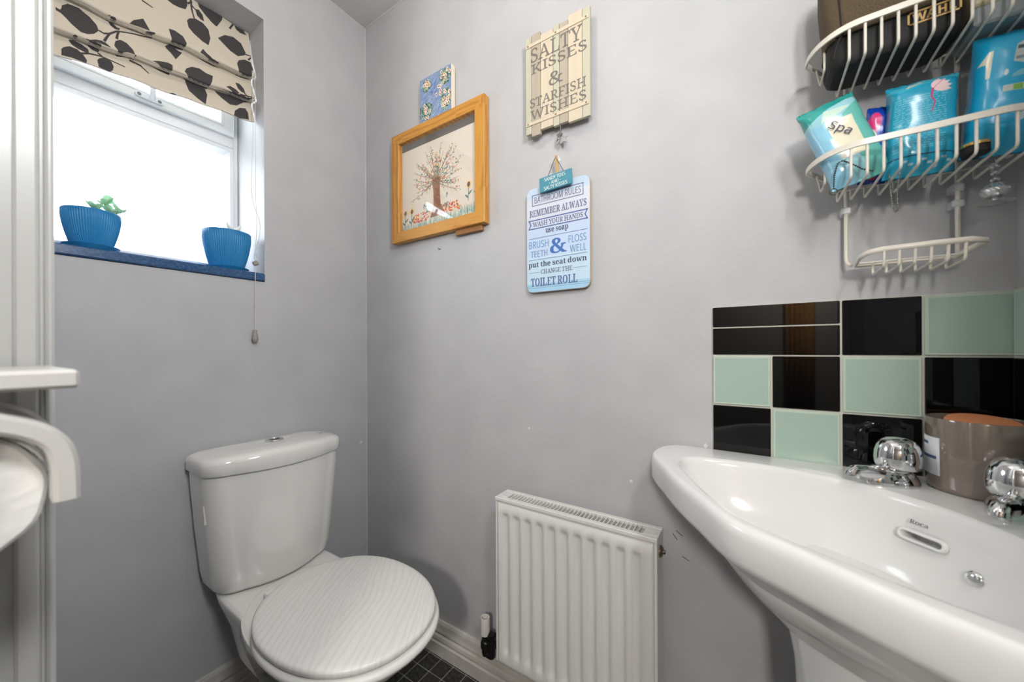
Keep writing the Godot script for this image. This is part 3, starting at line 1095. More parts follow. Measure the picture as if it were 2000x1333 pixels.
	for c in chips:
		s = shape()
		var p := PackedVector2Array()
		for k in 9:
			p.append(Vector2.from_angle(k * TAU / 9) * rng.randf_range(c[1], c[2]))
		var x := on_right(-0.0004, c[0].y, c[0].z) if c[3] == wb else Transform3D(Basis.IDENTITY, c[0] - Vector3(0, 0, 0.0004))
		prism(s, p, 0.0, 0.001, x)
		part(s, "paint_chip", M.plaster_chip, c[3])
	for c in [[0.598, 1.137, 0.60], [0.588, 1.128, 0.9], [0.545, 1.15, 0.4]]:
		s = shape()
		box(s, Vector3(-0.008, -0.0006, -0.0002), Vector3(0.008, 0.0006, 0.0004), 0.0, on_right(0.0, c[0], c[1], -c[2]))
		part(s, "scuff_mark", M.scuff, wb)
	# a lost nail under the oak frame
	s = shape()
	lathe(s, [[0.0012, 0.0], [0.0012, 0.012], [0.0024, 0.012], [0.0024, 0.0135]], Vector3(0.001, 1.35, 0.403), 10, Basis(Vector3(0, 1, 0), Vector3(-1, 0, 0), Vector3(0, 0, 1)))
	single(s, "nail", M.steel_dark, "bare nail in the wall under the oak picture frame", "nail", Vector3(0, 1.35, 0.403))

func splashback(wb: Node, wc: Node) -> void:
	var rows := [1.102, 0.9995, 0.8955, 0.7925]
	var cols := [1.2045, 1.308, 1.412, 1.5155, 1.6165]
	var s := shape()
	box(s, Vector3(-0.0055, rows[3], cols[0] + 0.001), Vector3(0.004, rows[0], cols[4]))
	part(s, "grout", M.grout, wb)
	# row, first column, last column, top, bottom, black?
	var gaps := 0.0016
	var list := [
		[cols[0], cols[2], rows[0], 1.0575, true], [cols[0], cols[2], 1.0575, rows[1], true], [cols[2], cols[3], rows[0], rows[1], true], [cols[3], cols[4], rows[0], rows[1], false],
		[cols[0], cols[1], rows[1], rows[2], false], [cols[1], cols[2], rows[1], rows[2], true], [cols[2], cols[3], rows[1], rows[2], false], [cols[3], cols[4], rows[1], rows[2], true],
		[cols[0], cols[1], rows[2], rows[3], true], [cols[1], cols[2], rows[2], rows[3], false], [cols[2], cols[3], rows[2], rows[3], true], [cols[3], cols[4], rows[2], rows[3], false]]
	for l in list:
		glass_tile(wb, Vector3(0, l[3] + gaps, l[0] + gaps), Vector3(0, l[2] - gaps, l[1] - gaps), l[4], Vector3(-1, 0, 0))
	s = shape()
	box(s, Vector3(-0.52, rows[3], FRONT_Z - 0.0055), Vector3(-0.006, rows[0], FRONT_Z + 0.004))
	part(s, "grout", M.grout, wc)
	var xs := [-0.012, -0.108, -0.211, -0.3145, -0.418, -0.5215]
	for i in 5:
		for k in 3:
			glass_tile(wc, Vector3(xs[i + 1] + gaps, rows[k + 1] + gaps, FRONT_Z), Vector3(xs[i] - gaps, rows[k] - gaps, FRONT_Z), (i + k) % 2 == 1, Vector3(0, 0, -1))

# a thick glass tile painted on its back: pale ones show their clear edge as a frame
func glass_tile(parent: Node, a: Vector3, b: Vector3, black: bool, out: Vector3) -> void:
	var s := shape()
	box(s, a, b + out * 0.0085, 0.0012)
	var o := part(s, "tile", M.tile_black if black else M.tile_green_edge, parent)
	if not black:
		s = shape()
		var e := Vector3(1, 1, 1) - out.abs()
		box(s, a + e * 0.0042 + out * 0.006, b - e * 0.0042 + out * 0.0088, 0.0003)
		part(s, "glass_face", M.tile_green, o)

func window() -> void:
	var s := shape()
	var zf := -0.19
	# sill of blue tile
	s = shape()
	box(s, Vector3(WIN_L + 0.001, SILL_Y - 0.0245, zf - 0.02), Vector3(WIN_R - 0.0005, SILL_Y, 0.0065), 0.003)
	struct(s, "window_sill", M.sill_tile, "mottled blue tiled window sill under the plant pots", "window sill")
	# painted white side and head of the opening
	var w := Node3D.new()
	w.name = "window_1"
	add_child(w)
	w.set_meta("kind", "structure")
	w.set_meta("label", "white plastic window with frosted glass above the blue sill")
	w.set_meta("category", "window")
	var zb := zf - 0.06
	# outer frame
	for f in [["frame_jamb", Vector3(WIN_R - 0.012, SILL_Y, zb), Vector3(WIN_R, WIN_TOP, zf)], ["frame_jamb", Vector3(WIN_L, SILL_Y, zb), Vector3(WIN_L + 0.012, WIN_TOP, zf)],
			["frame_rail", Vector3(WIN_L, SILL_Y, zb), Vector3(WIN_R, SILL_Y + 0.03, zf)], ["frame_head", Vector3(WIN_L, WIN_TOP - 0.03, zb), Vector3(WIN_R, WIN_TOP, zf)]]:
		s = shape()
		box(s, f[1], f[2], 0.003)
		part(s, f[0], M.upvc, w)
	s = shape()
	box(s, Vector3(WIN_L + 0.012, 1.694, zb), Vector3(WIN_R - 0.012, 1.74, zf), 0.003)
	part(s, "transom", M.upvc, w)
	# glazing beads round the fixed lower light, sloping in to the glass
	bead_frame(w, WIN_L + 0.012, SILL_Y + 0.03, WIN_R - 0.012, 1.694, 0.026, zf, "glazing_bead")
	s = shape()
	box(s, Vector3(WIN_L + 0.03, SILL_Y + 0.05, zf - 0.034), Vector3(WIN_R - 0.03, 1.675, zf - 0.030))
	part(s, "pane", M.frosted_glass, w)
	# opening top light: a sash that stands proud, with its own bead and pane
	var sash := Node3D.new()
	sash.name = "sash"
	w.add_child(sash)
	bead_frame(sash, WIN_L + 0.018, 1.728, WIN_R - 0.018, WIN_TOP - 0.02, 0.026, zf + 0.014, "sash_rail", 0.018)
	bead_frame(sash, WIN_L + 0.043, 1.753, WIN_R - 0.043, WIN_TOP - 0.045, 0.018, zf + 0.012, "glazing_bead")
	s = shape()
	box(s, Vector3(WIN_L + 0.055, 1.765, zf - 0.024), Vector3(WIN_R - 0.055, WIN_TOP - 0.055, zf - 0.020))
	part(s, "pane", M.frosted_glass, sash)
	# fastener with its keyed knob
	var hx := -0.585
	s = shape()
	prism(s, round_rect(0.062, 0.013, 0.0064), 0.0, 0.006, Transform3D(Basis.IDENTITY, Vector3(hx, 1.742, zf + 0.014)), 0.001)
	var h := part(s, "handle_plate", M.upvc, w)
	for e in [-0.022, 0.021]:
		s = shape()
		lathe(s, [[0.0045, 0.0], [0.0045, 0.0015], [0.003, 0.002]], Vector3(hx + e, 1.742, zf + 0.0195), 14, Basis(Vector3(1, 0, 0), Vector3(0, 0, 1), Vector3(0, -1, 0)))
		part(s, "screw_cap", M.gasket, h)
	s = shape()
	tube(s, bend([Vector3(hx + 0.006, 1.744, zf + 0.016), Vector3(hx + 0.005, 1.752, zf + 0.028), Vector3(hx + 0.002, 1.772, zf + 0.036)]), 0.0065, 12)
	part(s, "handle", M.upvc, w)
	s = shape()
	lathe(s, [[0.0062, 0.0], [0.0062, 0.003], [0.004, 0.004]], Vector3(hx + 0.002, 1.770, zf + 0.0355), 14)
	part(s, "lock_button", M.print_blue, w)

# four mitred bars with a sloped inner face, round the rectangle x0..x1, y0..y1
func bead_frame(parent: Node, x0: float, y0: float, x1: float, y1: float, w: float, z: float, called: String, depth := 0.0) -> void:
	var q := [Vector2(x0, y0), Vector2(x1, y0), Vector2(x1, y1), Vector2(x0, y1)]
	var inn := [Vector2(x0 + w, y0 + w), Vector2(x1 - w, y0 + w), Vector2(x1 - w, y1 - w), Vector2(x0 + w, y1 - w)]
	for k in 4:
		var k2 := (k + 1) % 4
		var a: Vector2 = q[k]
		var b: Vector2 = q[k2]
		var c: Vector2 = inn[k2]
		var d: Vector2 = inn[k]
		var m0: Vector2 = a.lerp(d, 0.45)
		var m1: Vector2 = b.lerp(c, 0.45)
		var zi := z - (0.022 if depth == 0.0 else 0.004)
		var s := shape()
		var rings := []
		for e in [[a, m0, d], [b, m1, c]]:
			rings.append([Vector3(e[0].x, e[0].y, z - 0.035), Vector3(e[0].x, e[0].y, z - 0.002), Vector3(e[0].lerp(e[1], 0.2).x, e[0].lerp(e[1], 0.2).y, z), Vector3(e[1].x, e[1].y, z - 0.001), Vector3(e[2].x, e[2].y, zi), Vector3(e[2].x, e[2].y, z - 0.035)])
		var v0 := s.g.size()
		loft(s, rings, true, true, true, 20.0)
		for i in range(v0, s.g.size()):
			s.g[i] = -1
		part(s, called, M.upvc, parent)

# ---------------------------------------------------------------- things at the window
func fold_y(i: int, x: float) -> float:
	return [2.048, 1.885 + 0.117 * (x + 0.377), 1.808 + 0.14 * (x + 0.391), 1.744 + 0.116 * (x + 0.379)][i]

func roman_blind() -> void:
	var t := thing("roman_blind", "half-raised roman blind of cream linen printed with dark leaves", "blind", Vector3(-0.588, 2.05, -0.08))
	var x0 := WIN_L + 0.004
	var x1 := WIN_R - 0.004
	var cols := 40
	# profile rows: [fold index from, fold index to, share, depth z]
	var prof := [[0, 1, 0.0, -0.095], [0, 1, 0.25, -0.089], [0, 1, 0.5, -0.079], [0, 1, 0.75, -0.065], [0, 1, 0.9, -0.055], [0, 1, 0.965, -0.0505], [0, 1, 0.99, -0.051], [0, 1, 1.0, -0.055], [0, 1, 1.0, -0.066], [0, 1, 0.975, -0.079],
		[1, 2, 0.1, -0.080], [1, 2, 0.4, -0.068], [1, 2, 0.7, -0.057], [1, 2, 0.92, -0.050], [1, 2, 0.985, -0.049], [1, 2, 1.0, -0.053], [1, 2, 1.0, -0.064], [1, 2, 0.95, -0.077],
		[2, 3, 0.12, -0.078], [2, 3, 0.5, -0.068], [2, 3, 0.85, -0.059], [2, 3, 0.97, -0.056], [2, 3, 1.0, -0.057]]
	var cloth := func(back: float) -> Array:
		var rows := []
		for q in prof:
			var row := []
			for k in cols + 1:
				var x := lerpf(x0, x1, float(k) / cols)
				var y := lerpf(fold_y(q[0], x), fold_y(q[1], x), q[2])
				var sag: float = 0.0022 * sin(x * 31.0 + q[0] * 2.0) * q[2] + 0.0015 * sin(x * 67.0)
				row.append(Vector3(x, y + sag, q[3] - back + 0.003 * sin(x * 23.0 + q[1]) * q[2]))
			rows.append(row)
		return rows
	var rows: Array = cloth.call(0.0)
	var v := PackedVector3Array()
	var uv := PackedVector2Array()
	var g := PackedInt32Array()
	var gid := next_group()
	for i in rows.size() - 1:
		for k in cols:
			var q := [rows[i][k], rows[i][k + 1], rows[i + 1][k + 1], rows[i][k], rows[i + 1][k + 1], rows[i + 1][k]]
			for p in q:
				v.append(p)
				uv.append(Vector2((p.x + 0.815) / 0.455, (2.06 - p.y) / 0.38))
			g.append_array([gid, gid])
	var s := shape()
	put(s, v, uv, g, Vector3(0, -0.1, 1))
	part(s, "printed_cloth", M.blind_cloth, t)
	s = shape()
	rows = cloth.call(0.0035)
	loft(s, rows, false, false, false, 80.0, Vector3(0, 0, -1))
	part(s, "lining", M.blind_lining, t)
	s = shape()
	box(s, Vector3(x0, 2.026, -0.125), Vector3(x1, 2.0495, -0.099), 0.002)
	part(s, "head_rail", M.upvc, t)
	# pull cords on the right, their joining bead and the acorn
	for c in [[-0.379, -0.012], [-0.372, -0.004]]:
		s = shape()
		tube(s, bend([Vector3(c[0] + 0.004, 1.90, -0.045), Vector3(c[0], 1.72, -0.032), Vector3(c[0] - 0.006 + c[1] * 0.5, 1.50, -0.012), Vector3(-0.389 - c[1] * 1.2, 1.40, 0.004), Vector3(-0.391, 1.315, 0.0115)]), 0.0008, 6)
		part(s, "cord", M.cord_white, t)
	s = shape()
	tube(s, [Vector3(-0.391, 1.317, 0.0115), Vector3(-0.3945, 1.300, 0.012), Vector3(-0.391, 1.286, 0.0115), Vector3(-0.388, 1.300, 0.012)], 0.0013, 6, true)
	part(s, "cord_knot", M.cord_white, t)
	s = shape()
	var bx := Transform3D(Basis(Vector3(0, 0, 1), 0.5), Vector3(-0.391, 1.279, 0.0125))
	box(s, Vector3(-0.0075, -0.007, -0.0045), Vector3(0.0075, 0.007, 0.0045), 0.0025, bx)
	part(s, "cord_joiner", M.acorn_grey, t, "small pale plastic cord joiner")
	s = shape()
	tube(s, bend([Vector3(-0.391, 1.276, 0.0125), Vector3(-0.3925, 1.20, 0.0125), Vector3(-0.393, 1.075, 0.012)]), 0.001, 6)
	part(s, "cord", M.cord_white, t)
	s = shape()
	lathe(s, [[0.0, 0.0], [0.006, 0.001], [0.0085, 0.006], [0.0085, 0.009], [0.0092, 0.010], [0.0085, 0.0115], [0.0088, 0.0135], [0.008, 0.015], [0.0078, 0.019], [0.006, 0.026], [0.0055, 0.036], [0.0048, 0.038], [0.0, 0.038]], Vector3(-0.393, 1.038, 0.0118), 24)
	part(s, "acorn_pull", M.acorn_grey, t, "grey ridged acorn pull")

func pot(called: String, label: String, at: Vector3, r: float, h: float) -> Node3D:
	var t := thing(called, label, "plant pot", at, "blue pots on the window sill")
	var s := shape()
	var rb := r * 0.66
	lathe(s, [[0.0, 0.0], [rb + 0.006, 0.0], [rb + 0.012, 0.007], [rb + 0.0155, 0.0105], [rb + 0.014, 0.0112], [rb + 0.010, 0.007], [rb, 0.004], [0.0, 0.004]], at, 48)
	part(s, "saucer", M.pot_blue, t)
	s = shape()
	var prof := [[rb * 0.8, 0.005, 0.0], [rb, 0.005, 0.4]]
	for k in 9:
		var f := k / 8.0
		prof.append([lerpf(rb, r, 1.0 - pow(1.0 - f, 1.7)), 0.006 + f * (h - 0.0105), 1.0 if f < 0.93 else 0.3])
	prof.append([r + 0.0008, h - 0.002, 0.0])
	prof.append([r - 0.0005, h, 0.0])
	prof.append([r - 0.003, h - 0.001, 0.0])
	prof.append([r - 0.006, h - 0.014, 0.0])
	prof.append([0.0, h - 0.014, 0.0])
	lathe(s, prof, at, 264, Basis.IDENTITY, 50.0, true, true, 0.0011, 66)
	part(s, "pot", M.pot_blue, t)
	s = shape()
	lathe(s, [[r - 0.0065, h - 0.016], [r - 0.0065, h - 0.012], [r * 0.6, h - 0.009], [0.0, h - 0.008]], at, 32)
	part(s, "soil", M.soil, t)
	return t

func plump_leaf(at: Vector3, dir: Vector3, l: float, w: float, th: float) -> Shape:
	var s := shape()
	var side := dir.cross(Vector3(0.2, 1, 0.15)).normalized()
	var nn := side.cross(dir).normalized()
	var rings := []
	for k in 9:
		var f := k / 8.0
		var wid := w * pow(sin(PI * clampf(pow(f, 1.25) * 0.97 + 0.02, 0, 1)), 0.7)
		var c := at + dir * l * f + nn * (0.10 * l * f * f)
		var ring := []
		for j in 10:
			var a := TAU * j / 10
			ring.append(c + side * cos(a) * wid + nn * sin(a) * (th * (wid / w) + 0.0003))
		rings.append(ring)
	loft(s, rings, true, true, true, 80.0)
	return s

func window_things() -> void:
	roman_blind()
	var at := Vector3(-0.716, SILL_Y, -0.040)
	var t := pot("potted_succulent", "smaller ribbed blue pot with a jade succulent growing in it", at, 0.0485, 0.092)
	rng.seed = 3
	var root := at + Vector3(0.024, 0.078, 0.0)
	for st in [[Vector3(0.000, 0.050, 0.002), 6], [Vector3(0.020, 0.030, 0.004), 6], [Vector3(-0.020, 0.032, 0.002), 6], [Vector3(0.006, 0.034, -0.012), 5], [Vector3(0.002, 0.020, 0.016), 5]]:
		var tip: Vector3 = root + st[0]
		var s := shape()
		tube(s, bend([root, root + st[0] * 0.55 + Vector3(0.002, 0, 0), tip]), [0.0026, 0.0026, 0.0025, 0.0025, 0.0024, 0.0024, 0.0022, 0.0022, 0.002, 0.002, 0.002, 0.0018, 0.0018].slice(0, 13), 8)
		var stem := part(s, "stem", M.succulent, t)
		for k in st[1]:
			var a: float = TAU * k / st[1] + rng.randf() * 0.8
			var d := Vector3(cos(a), rng.randf_range(0.25, 1.1), sin(a)).normalized()
			part(plump_leaf(tip - Vector3(0, rng.randf() * 0.012, 0), d, rng.randf_range(0.017, 0.023), rng.randf_range(0.0066, 0.0088), 0.0022), "leaf", M.succulent, stem)
	at = Vector3(-0.440, SILL_Y, -0.056)
	pot("plant_pot", "larger ribbed blue pot holding a white shell, beside the blind cord", at, 0.0595, 0.117)
	var sh := thing("shell_ornament", "small white curved shell tips showing above the larger blue pot", "ornament", at + Vector3(0, 0.108, 0))
	for e in [[-1.0, 0.0], [1.0, 0.004]]:
		var s := shape()
		var c := at + Vector3(0.010, 0.122, 0.020)
		tube(s, bend([c, c + Vector3(e[0] * 0.012, 0.010, 0.0), c + Vector3(e[0] * 0.018, 0.022 + e[1] * 0.3, 0.002)]), [0.0065, 0.0064, 0.0062, 0.006, 0.0056, 0.005, 0.0046, 0.0042, 0.0036, 0.003, 0.0024, 0.0016, 0.0008], 10)
		part(s, "shell_point", M.shell_white, sh)

# ---------------------------------------------------------------- pictures and signs on the right-hand wall
func framed_picture() -> void:
	var z0 := 0.190
	var z1 := 0.610
	var y0 := 1.394
	var y1 := 1.778
	var t := thing("framed_picture", "oak framed child's drawing of an autumn tree with sunflowers", "picture", Vector3(0, y0, (z0 + z1) / 2))
	var w := 0.037
	var d0 := -0.004
	var d1 := -0.028
	var q := [Vector2(z0, y0), Vector2(z1, y0), Vector2(z1, y1), Vector2(z0, y1)]
	var inn := [Vector2(z0 + w, y0 + w), Vector2(z1 - w, y0 + w), Vector2(z1 - w, y1 - w), Vector2(z0 + w, y1 - w)]
	for k in 4:
		var k2 := (k + 1) % 4
		var s := shape()
		var rings := []
		for e in [[q[k], inn[k]], [q[k2], inn[k2]]]:
			var a: Vector2 = e[0]
			var b: Vector2 = e[1]
			var a2 := a.lerp(b, 0.04)
			var b2 := b.lerp(a, 0.04)
			rings.append([Vector3(d0, a.y, a.x), Vector3(d1 + 0.0015, a.y, a.x), Vector3(d1, a2.y, a2.x), Vector3(d1, b2.y, b2.x), Vector3(d1 + 0.0015, b.y, b.x), Vector3(d0, b.y, b.x)])
		loft(s, rings, true, true, true, 20.0)
		for i in s.g.size():
			s.g[i] = -1
		part(s, "frame_rail", M.oak if k % 2 == 0 else M.oak_upright, t)
	var s := shape()
	box(s, Vector3(-0.009, y0 + 0.012, z0 + 0.012), Vector3(-0.004, y1 - 0.012, z1 - 0.012))
	part(s, "backing_board", M.mount_dark, t)
	s = shape()
	var e := 0.0092
	card(s, Vector3(-e, y0 + w - 0.004, z0 + w - 0.002), Vector3(-e, y0 + w - 0.004, z1 - w + 0.002), Vector3(-e, y1 - w - 0.024, z1 - w + 0.002), Vector3(-e, y1 - w - 0.024, z0 + w - 0.002), Vector3(-1, 0, 0))
	var back := 0.0091
	card(s, Vector3(-back, y0 + w - 0.004, z0 + w - 0.002), Vector3(-back, y0 + w - 0.004, z1 - w + 0.002), Vector3(-back, y1 - w - 0.024, z1 - w + 0.002), Vector3(-back, y1 - w - 0.024, z0 + w - 0.002), Vector3(1, 0, 0))
	part(s, "drawing", M.tree_drawing, t, "crayon drawing of a tree dropping red and yellow leaves")
	s = shape()
	box(s, Vector3(-0.0195, y0 + w - 0.003, z0 + w - 0.003), Vector3(-0.018, y1 - w + 0.003, z1 - w + 0.003))
	part(s, "glass", M.clear_pane, t)
	s = shape()
	box(s, Vector3(-0.004, y0 - 0.017, z1 - 0.125), Vector3(-0.016, y0 + 0.03, z1 - 0.02), 0.001)
	part(s, "hinged_strut", M.oak_strut, t)
	# the little canvas that stands on the frame
	var c0 := 0.331
	var c1 := 0.4755
	var b := y1 + 0.0005
	var c := thing("canvas_painting", "small square canvas of white and red flowers on blue", "painting", Vector3(0, b, (c0 + c1) / 2))
	s = shape()
	box(s, Vector3(-0.0035, b, c0), Vector3(-0.0215, 1.928, c1), 0.0012)
	part(s, "canvas", M.canvas_white, c)
	s = shape()
	card(s, Vector3(-0.0218, b + 0.001, c0 + 0.001), Vector3(-0.0218, b + 0.001, c1 - 0.001), Vector3(-0.0218, 1.927, c1 - 0.001), Vector3(-0.0218, 1.927, c0 + 0.001), Vector3(-1, 0, 0))
	card(s, Vector3(-0.0215, b + 0.001, c0 + 0.001), Vector3(-0.0215, b + 0.001, c1 - 0.001), Vector3(-0.0215, 1.927, c1 - 0.001), Vector3(-0.0215, 1.927, c0 + 0.001), Vector3(1, 0, 0))
	part(s, "painted_face", M.flower_painting, c)

func wooden_sign() -> void:
	var t := thing("wooden_sign", "pale slatted driftwood sign lettered SALTY KISSES & STARFISH WISHES", "sign", Vector3(0, 1.594, 0.848))
	var edge := [0.755, 0.773, 0.801, 0.839, 0.857, 0.882, 0.921, 0.942]
	var top := [1.868, 1.871, 1.859, 1.865, 1.862, 1.871, 1.868]
	var low := [1.603, 1.594, 1.605, 1.600, 1.601, 1.596, 1.595]
	var kind := [2, 1, 0, 2, 1, 0, 2]
	var s: Shape
	for k in 7:
		s = shape()
		box(s, Vector3(-0.018, low[k], edge[k] + 0.0006), Vector3(-0.027, top[k], edge[k + 1] - 0.0006), 0.0008)
		part(s, "plank", M["plank_%d" % kind[k]], t)
	for y in [1.8425, 1.6285]:
		s = shape()
		box(s, Vector3(-0.0265, y - 0.0045, 0.7565), Vector3(-0.0295, y + 0.0045, 0.9385), 0.0006)
		var b := part(s, "batten", M.plank_0, t)
		for z in [0.764, 0.848, 0.932]:
			s = shape()
			lathe(s, [[0.0022, 0.0], [0.0022, 0.0008], [0.001, 0.0014], [0.0, 0.0014]], Vector3(-0.0293, y, z), 10, Basis(Vector3(0, 1, 0), Vector3(-1, 0, 0), Vector3(0, 0, 1)))
			part(s, "nail_head", M.brass_old, b)
	for y in [1.63, 1.84]:
		s = shape()
		box(s, Vector3(-0.004, y - 0.008, 0.80), Vector3(-0.0185, y + 0.008, 0.90), 0.001)
		part(s, "back_batten", M.plank_1, t)
	var p := on_right(0.0272, 0, 0)
	lettering("SALTY", "Droid Serif", 0.772, 1.7945, 0.921, 1.8325, p, M.ink_grey, t, false)
	lettering("KISSES", "Droid Serif", 0.773, 1.7625, 0.933, 1.7885, p, M.ink_grey, t, false)
	lettering("&", "Droid Serif", 0.827, 1.7105, 0.867, 1.7445, p, M.ink_grey, t, false)
	lettering("STARFISH", "Droid Serif", 0.769, 1.672, 0.931, 1.6965, p, M.ink_grey, t, false)
	lettering("WISHES", "Droid Serif", 0.770, 1.6395, 0.931, 1.664, p, M.ink_grey, t, false)
	# two stars hanging below on a wire
	var c := thing("star_charm", "pair of silvery stars dangling under the driftwood sign", "ornament", Vector3(-0.022, 1.60, 0.858))
	s = shape()
	tube(s, bend([Vector3(-0.022, 1.602, 0.857), Vector3(-0.023, 1.592, 0.8585), Vector3(-0.022, 1.583, 0.858)]), 0.0009, 6)
	part(s, "wire", M.silver_paint, c)
	for e in [[Vector3(-0.024, 1.572, 0.8555), 0.35, 1.05], [Vector3(-0.021, 1.563, 0.864), -0.2, 2.0]]:
		var poly := PackedVector2Array()
		for k in 10:
			poly.append(Vector2.from_angle(k * TAU / 10 + PI / 2) * (0.0155 if k % 2 == 0 else 0.0065))
		s = shape()
		prism(s, poly, -0.0012, 0.0012, Transform3D(Basis(Vector3(0, 1, 0), e[2]) * Basis(Vector3(0, 0, 1), e[1]), e[0]))
		part(s, "star", M.silver_paint, c)

func wall_plaque() -> void:
	var z0 := 0.7495
	var z1 := 0.935
	var y0 := 1.170
	var y1 := 1.457
	var cz := (z0 + z1) / 2
	var cy := (y0 + y1) / 2
	var t := thing("wall_plaque", "pale blue rounded plaque printed with bathroom rules", "sign", Vector3(0, y0, cz))
	var s := shape()
	var outline := round_rect(z1 - z0, y1 - y0, 0.018, 6)
	prism(s, outline, 0.006, 0.0148, on_right(0.0, cy, cz), 0.0008)
	part(s, "board", M.board_edge, t)
	s = shape()
	var face := round_rect(z1 - z0 - 0.001, y1 - y0 - 0.001, 0.0175, 6)
	prism(s, face, 0.0147, 0.0151, on_right(0.0, cy, cz))
	for i in s.t.size():
		s.t[i] = Vector2(s.t[i].x / 0.19 + 0.5, 0.5 - s.t[i].y / (y1 - y0))
	part(s, "printed_face", M.plaque_print, t)
	var p := on_right(0.0150, 0, 0)
	var sans := "Droid Sans"
	var serif := "Droid Serif"
	lettering("BATHROOM RULES", sans, 0.775, 1.4145, 0.911, 1.4315, p, M.ink_violet, t)
	outline_bars(t, [[0.768, 1.4085, 0.917, 1.4085], [0.768, 1.4375, 0.917, 1.4375], [0.768, 1.4085, 0.768, 1.4375], [0.917, 1.4085, 0.917, 1.4375]], 0.0019, M.ink_violet)
	lettering("REMEMBER ALWAYS", serif, 0.759, 1.3785, 0.926, 1.3965, p, M.ink_violet, t, true)
	outline_bars(t, [[0.757, 1.3455, 0.928, 1.3455], [0.757, 1.3685, 0.928, 1.3685], [0.757, 1.3455, 0.763, 1.357], [0.757, 1.3685, 0.763, 1.357], [0.928, 1.3455, 0.922, 1.357], [0.928, 1.3685, 0.922, 1.357]], 0.0026, M.ink_navy)
	lettering("WASH YOUR HANDS", serif, 0.769, 1.3505, 0.916, 1.3635, p, M.ink_slate, t)
	lettering("use soap", serif, 0.809, 1.3235, 0.875, 1.3395, p, M.ink_slate, t, true)
	outline_bars(t, [[0.758, 1.3185, 0.928, 1.3185], [0.756, 1.2592, 0.927, 1.2592]], 0.0011, M.ink_navy)
	lettering("BRUSH", sans, 0.757, 1.2915, 0.817, 1.3105, p, M.ink_pale, t)
	lettering("TEETH", sans, 0.762, 1.2665, 0.814, 1.2835, p, M.ink_pale, t)
	lettering("&", serif, 0.822, 1.2695, 0.870, 1.3095, p, M.ink_blue, t, true)
	lettering("FLOSS", sans, 0.876, 1.2905, 0.925, 1.3095, p, M.ink_pale, t)
	lettering("WELL", sans, 0.880, 1.2655, 0.925, 1.2835, p, M.ink_pale, t)
	lettering("put the seat down", serif, 0.755, 1.2345, 0.926, 1.2540, p, M.ink_slate, t, true)
	lettering("CHANGE THE", serif, 0.794, 1.2190, 0.886, 1.2310, p, M.ink_slate, t)
	lettering(".........", sans, 0.756, 1.2235, 0.790, 1.2248, p, M.ink_slate, t, true)
	lettering(".........", sans, 0.890, 1.2235, 0.926, 1.2248, p, M.ink_slate, t, true)
	lettering("TOILET ROLL", serif, 0.762, 1.1865, 0.900, 1.2085, p, M.ink_navy, t, true)
	# the little teal plaque hung in front of it on twine
	var q := thing("hanging_plaque", "little teal plaque with white lettering hung on twine", "sign", Vector3(0, 1.434, 0.845))
	var place := on_right(0.0245, 1.4545, 0.8455, 0.045)
	s = shape()
	prism(s, PackedVector2Array([Vector2(-0.0465, -0.0195), Vector2(0.0465, -0.0195), Vector2(0.0465, 0.0195), Vector2(-0.0465, 0.0195)]), 0.0, 0.006, place, 0.0006)
	part(s, "board", M.teal_paint, q)
	var pl := place * Transform3D(Basis.IDENTITY, Vector3(0, 0, 0.006))
	lettering("SANDY TOES", sans, -0.031, 0.0065, 0.030, 0.0155, pl, M.ink_white, q)
	lettering("- AND -", sans, -0.017, -0.0045, 0.016, 0.0035, pl, M.ink_white, q)
	lettering("SALTY KISSES", sans, -0.033, -0.0165, 0.034, -0.0075, pl, M.ink_white, q)
	s = shape()
	tube(s, [Vector3(-0.026, 1.474, 0.823), Vector3(-0.026, 1.515, 0.842), Vector3(-0.026, 1.519, 0.8445), Vector3(-0.025, 1.515, 0.847), Vector3(-0.026, 1.476, 0.868)], 0.0009, 6)
	part(s, "string", M.string_dark, q)
	s = shape()
	tube(s, bend([Vector3(-0.018, 1.450, 0.846), Vector3(-0.021, 1.490, 0.846), Vector3(-0.024, 1.517, 0.8435), Vector3(-0.026, 1.5215, 0.8465), Vector3(-0.0235, 1.514, 0.848), Vector3(-0.016, 1.46, 0.850)]), 0.0024, 8)
	part(s, "twine_loop", M.twine, t, "thick natural twine loop")
	# clear adhesive hook that carries both
	var h := thing("wall_hook", "small clear plastic hook above the bathroom rules plaque", "hook", Vector3(0, 1.522, 0.838))
	s = shape()
	lathe(s, [[0.0095, 0.0], [0.0095, 0.0015], [0.006, 0.004], [0.003, 0.005], [0.0, 0.005]], Vector3(-0.0005, 1.523, 0.838), 20, Basis(Vector3(0, 1, 0), Vector3(-1, 0, 0), Vector3(0, 0, 1)))
	part(s, "suction_pad", M.clear_plastic, h)
	s = shape()
	tube(s, bend([Vector3(-0.004, 1.522, 0.838), Vector3(-0.018, 1.517, 0.841), Vector3(-0.026, 1.516, 0.8435), Vector3(-0.030, 1.523, 0.8445)]), 0.0018, 8)
	part(s, "hook_arm", M.clear_plastic, h)

func outline_bars(parent: Node, bars: Array, w: float, m: Material) -> void:
	for b in bars:
		var a := Vector2(b[0], b[1])
		var c := Vector2(b[2], b[3])
		var d := (c - a).normalized() * w / 2
		var n := d.orthogonal()
		var s := shape()
		prism(s, PackedVector2Array([a - d - n, c + d - n, c + d + n, a - d + n]), 0.0149, 0.0155, on_right(0, 0, 0))
		part(s, "printed_rule", m, parent)

# ---------------------------------------------------------------- wire caddy and what it holds
const CADDY_Z := 1.4845

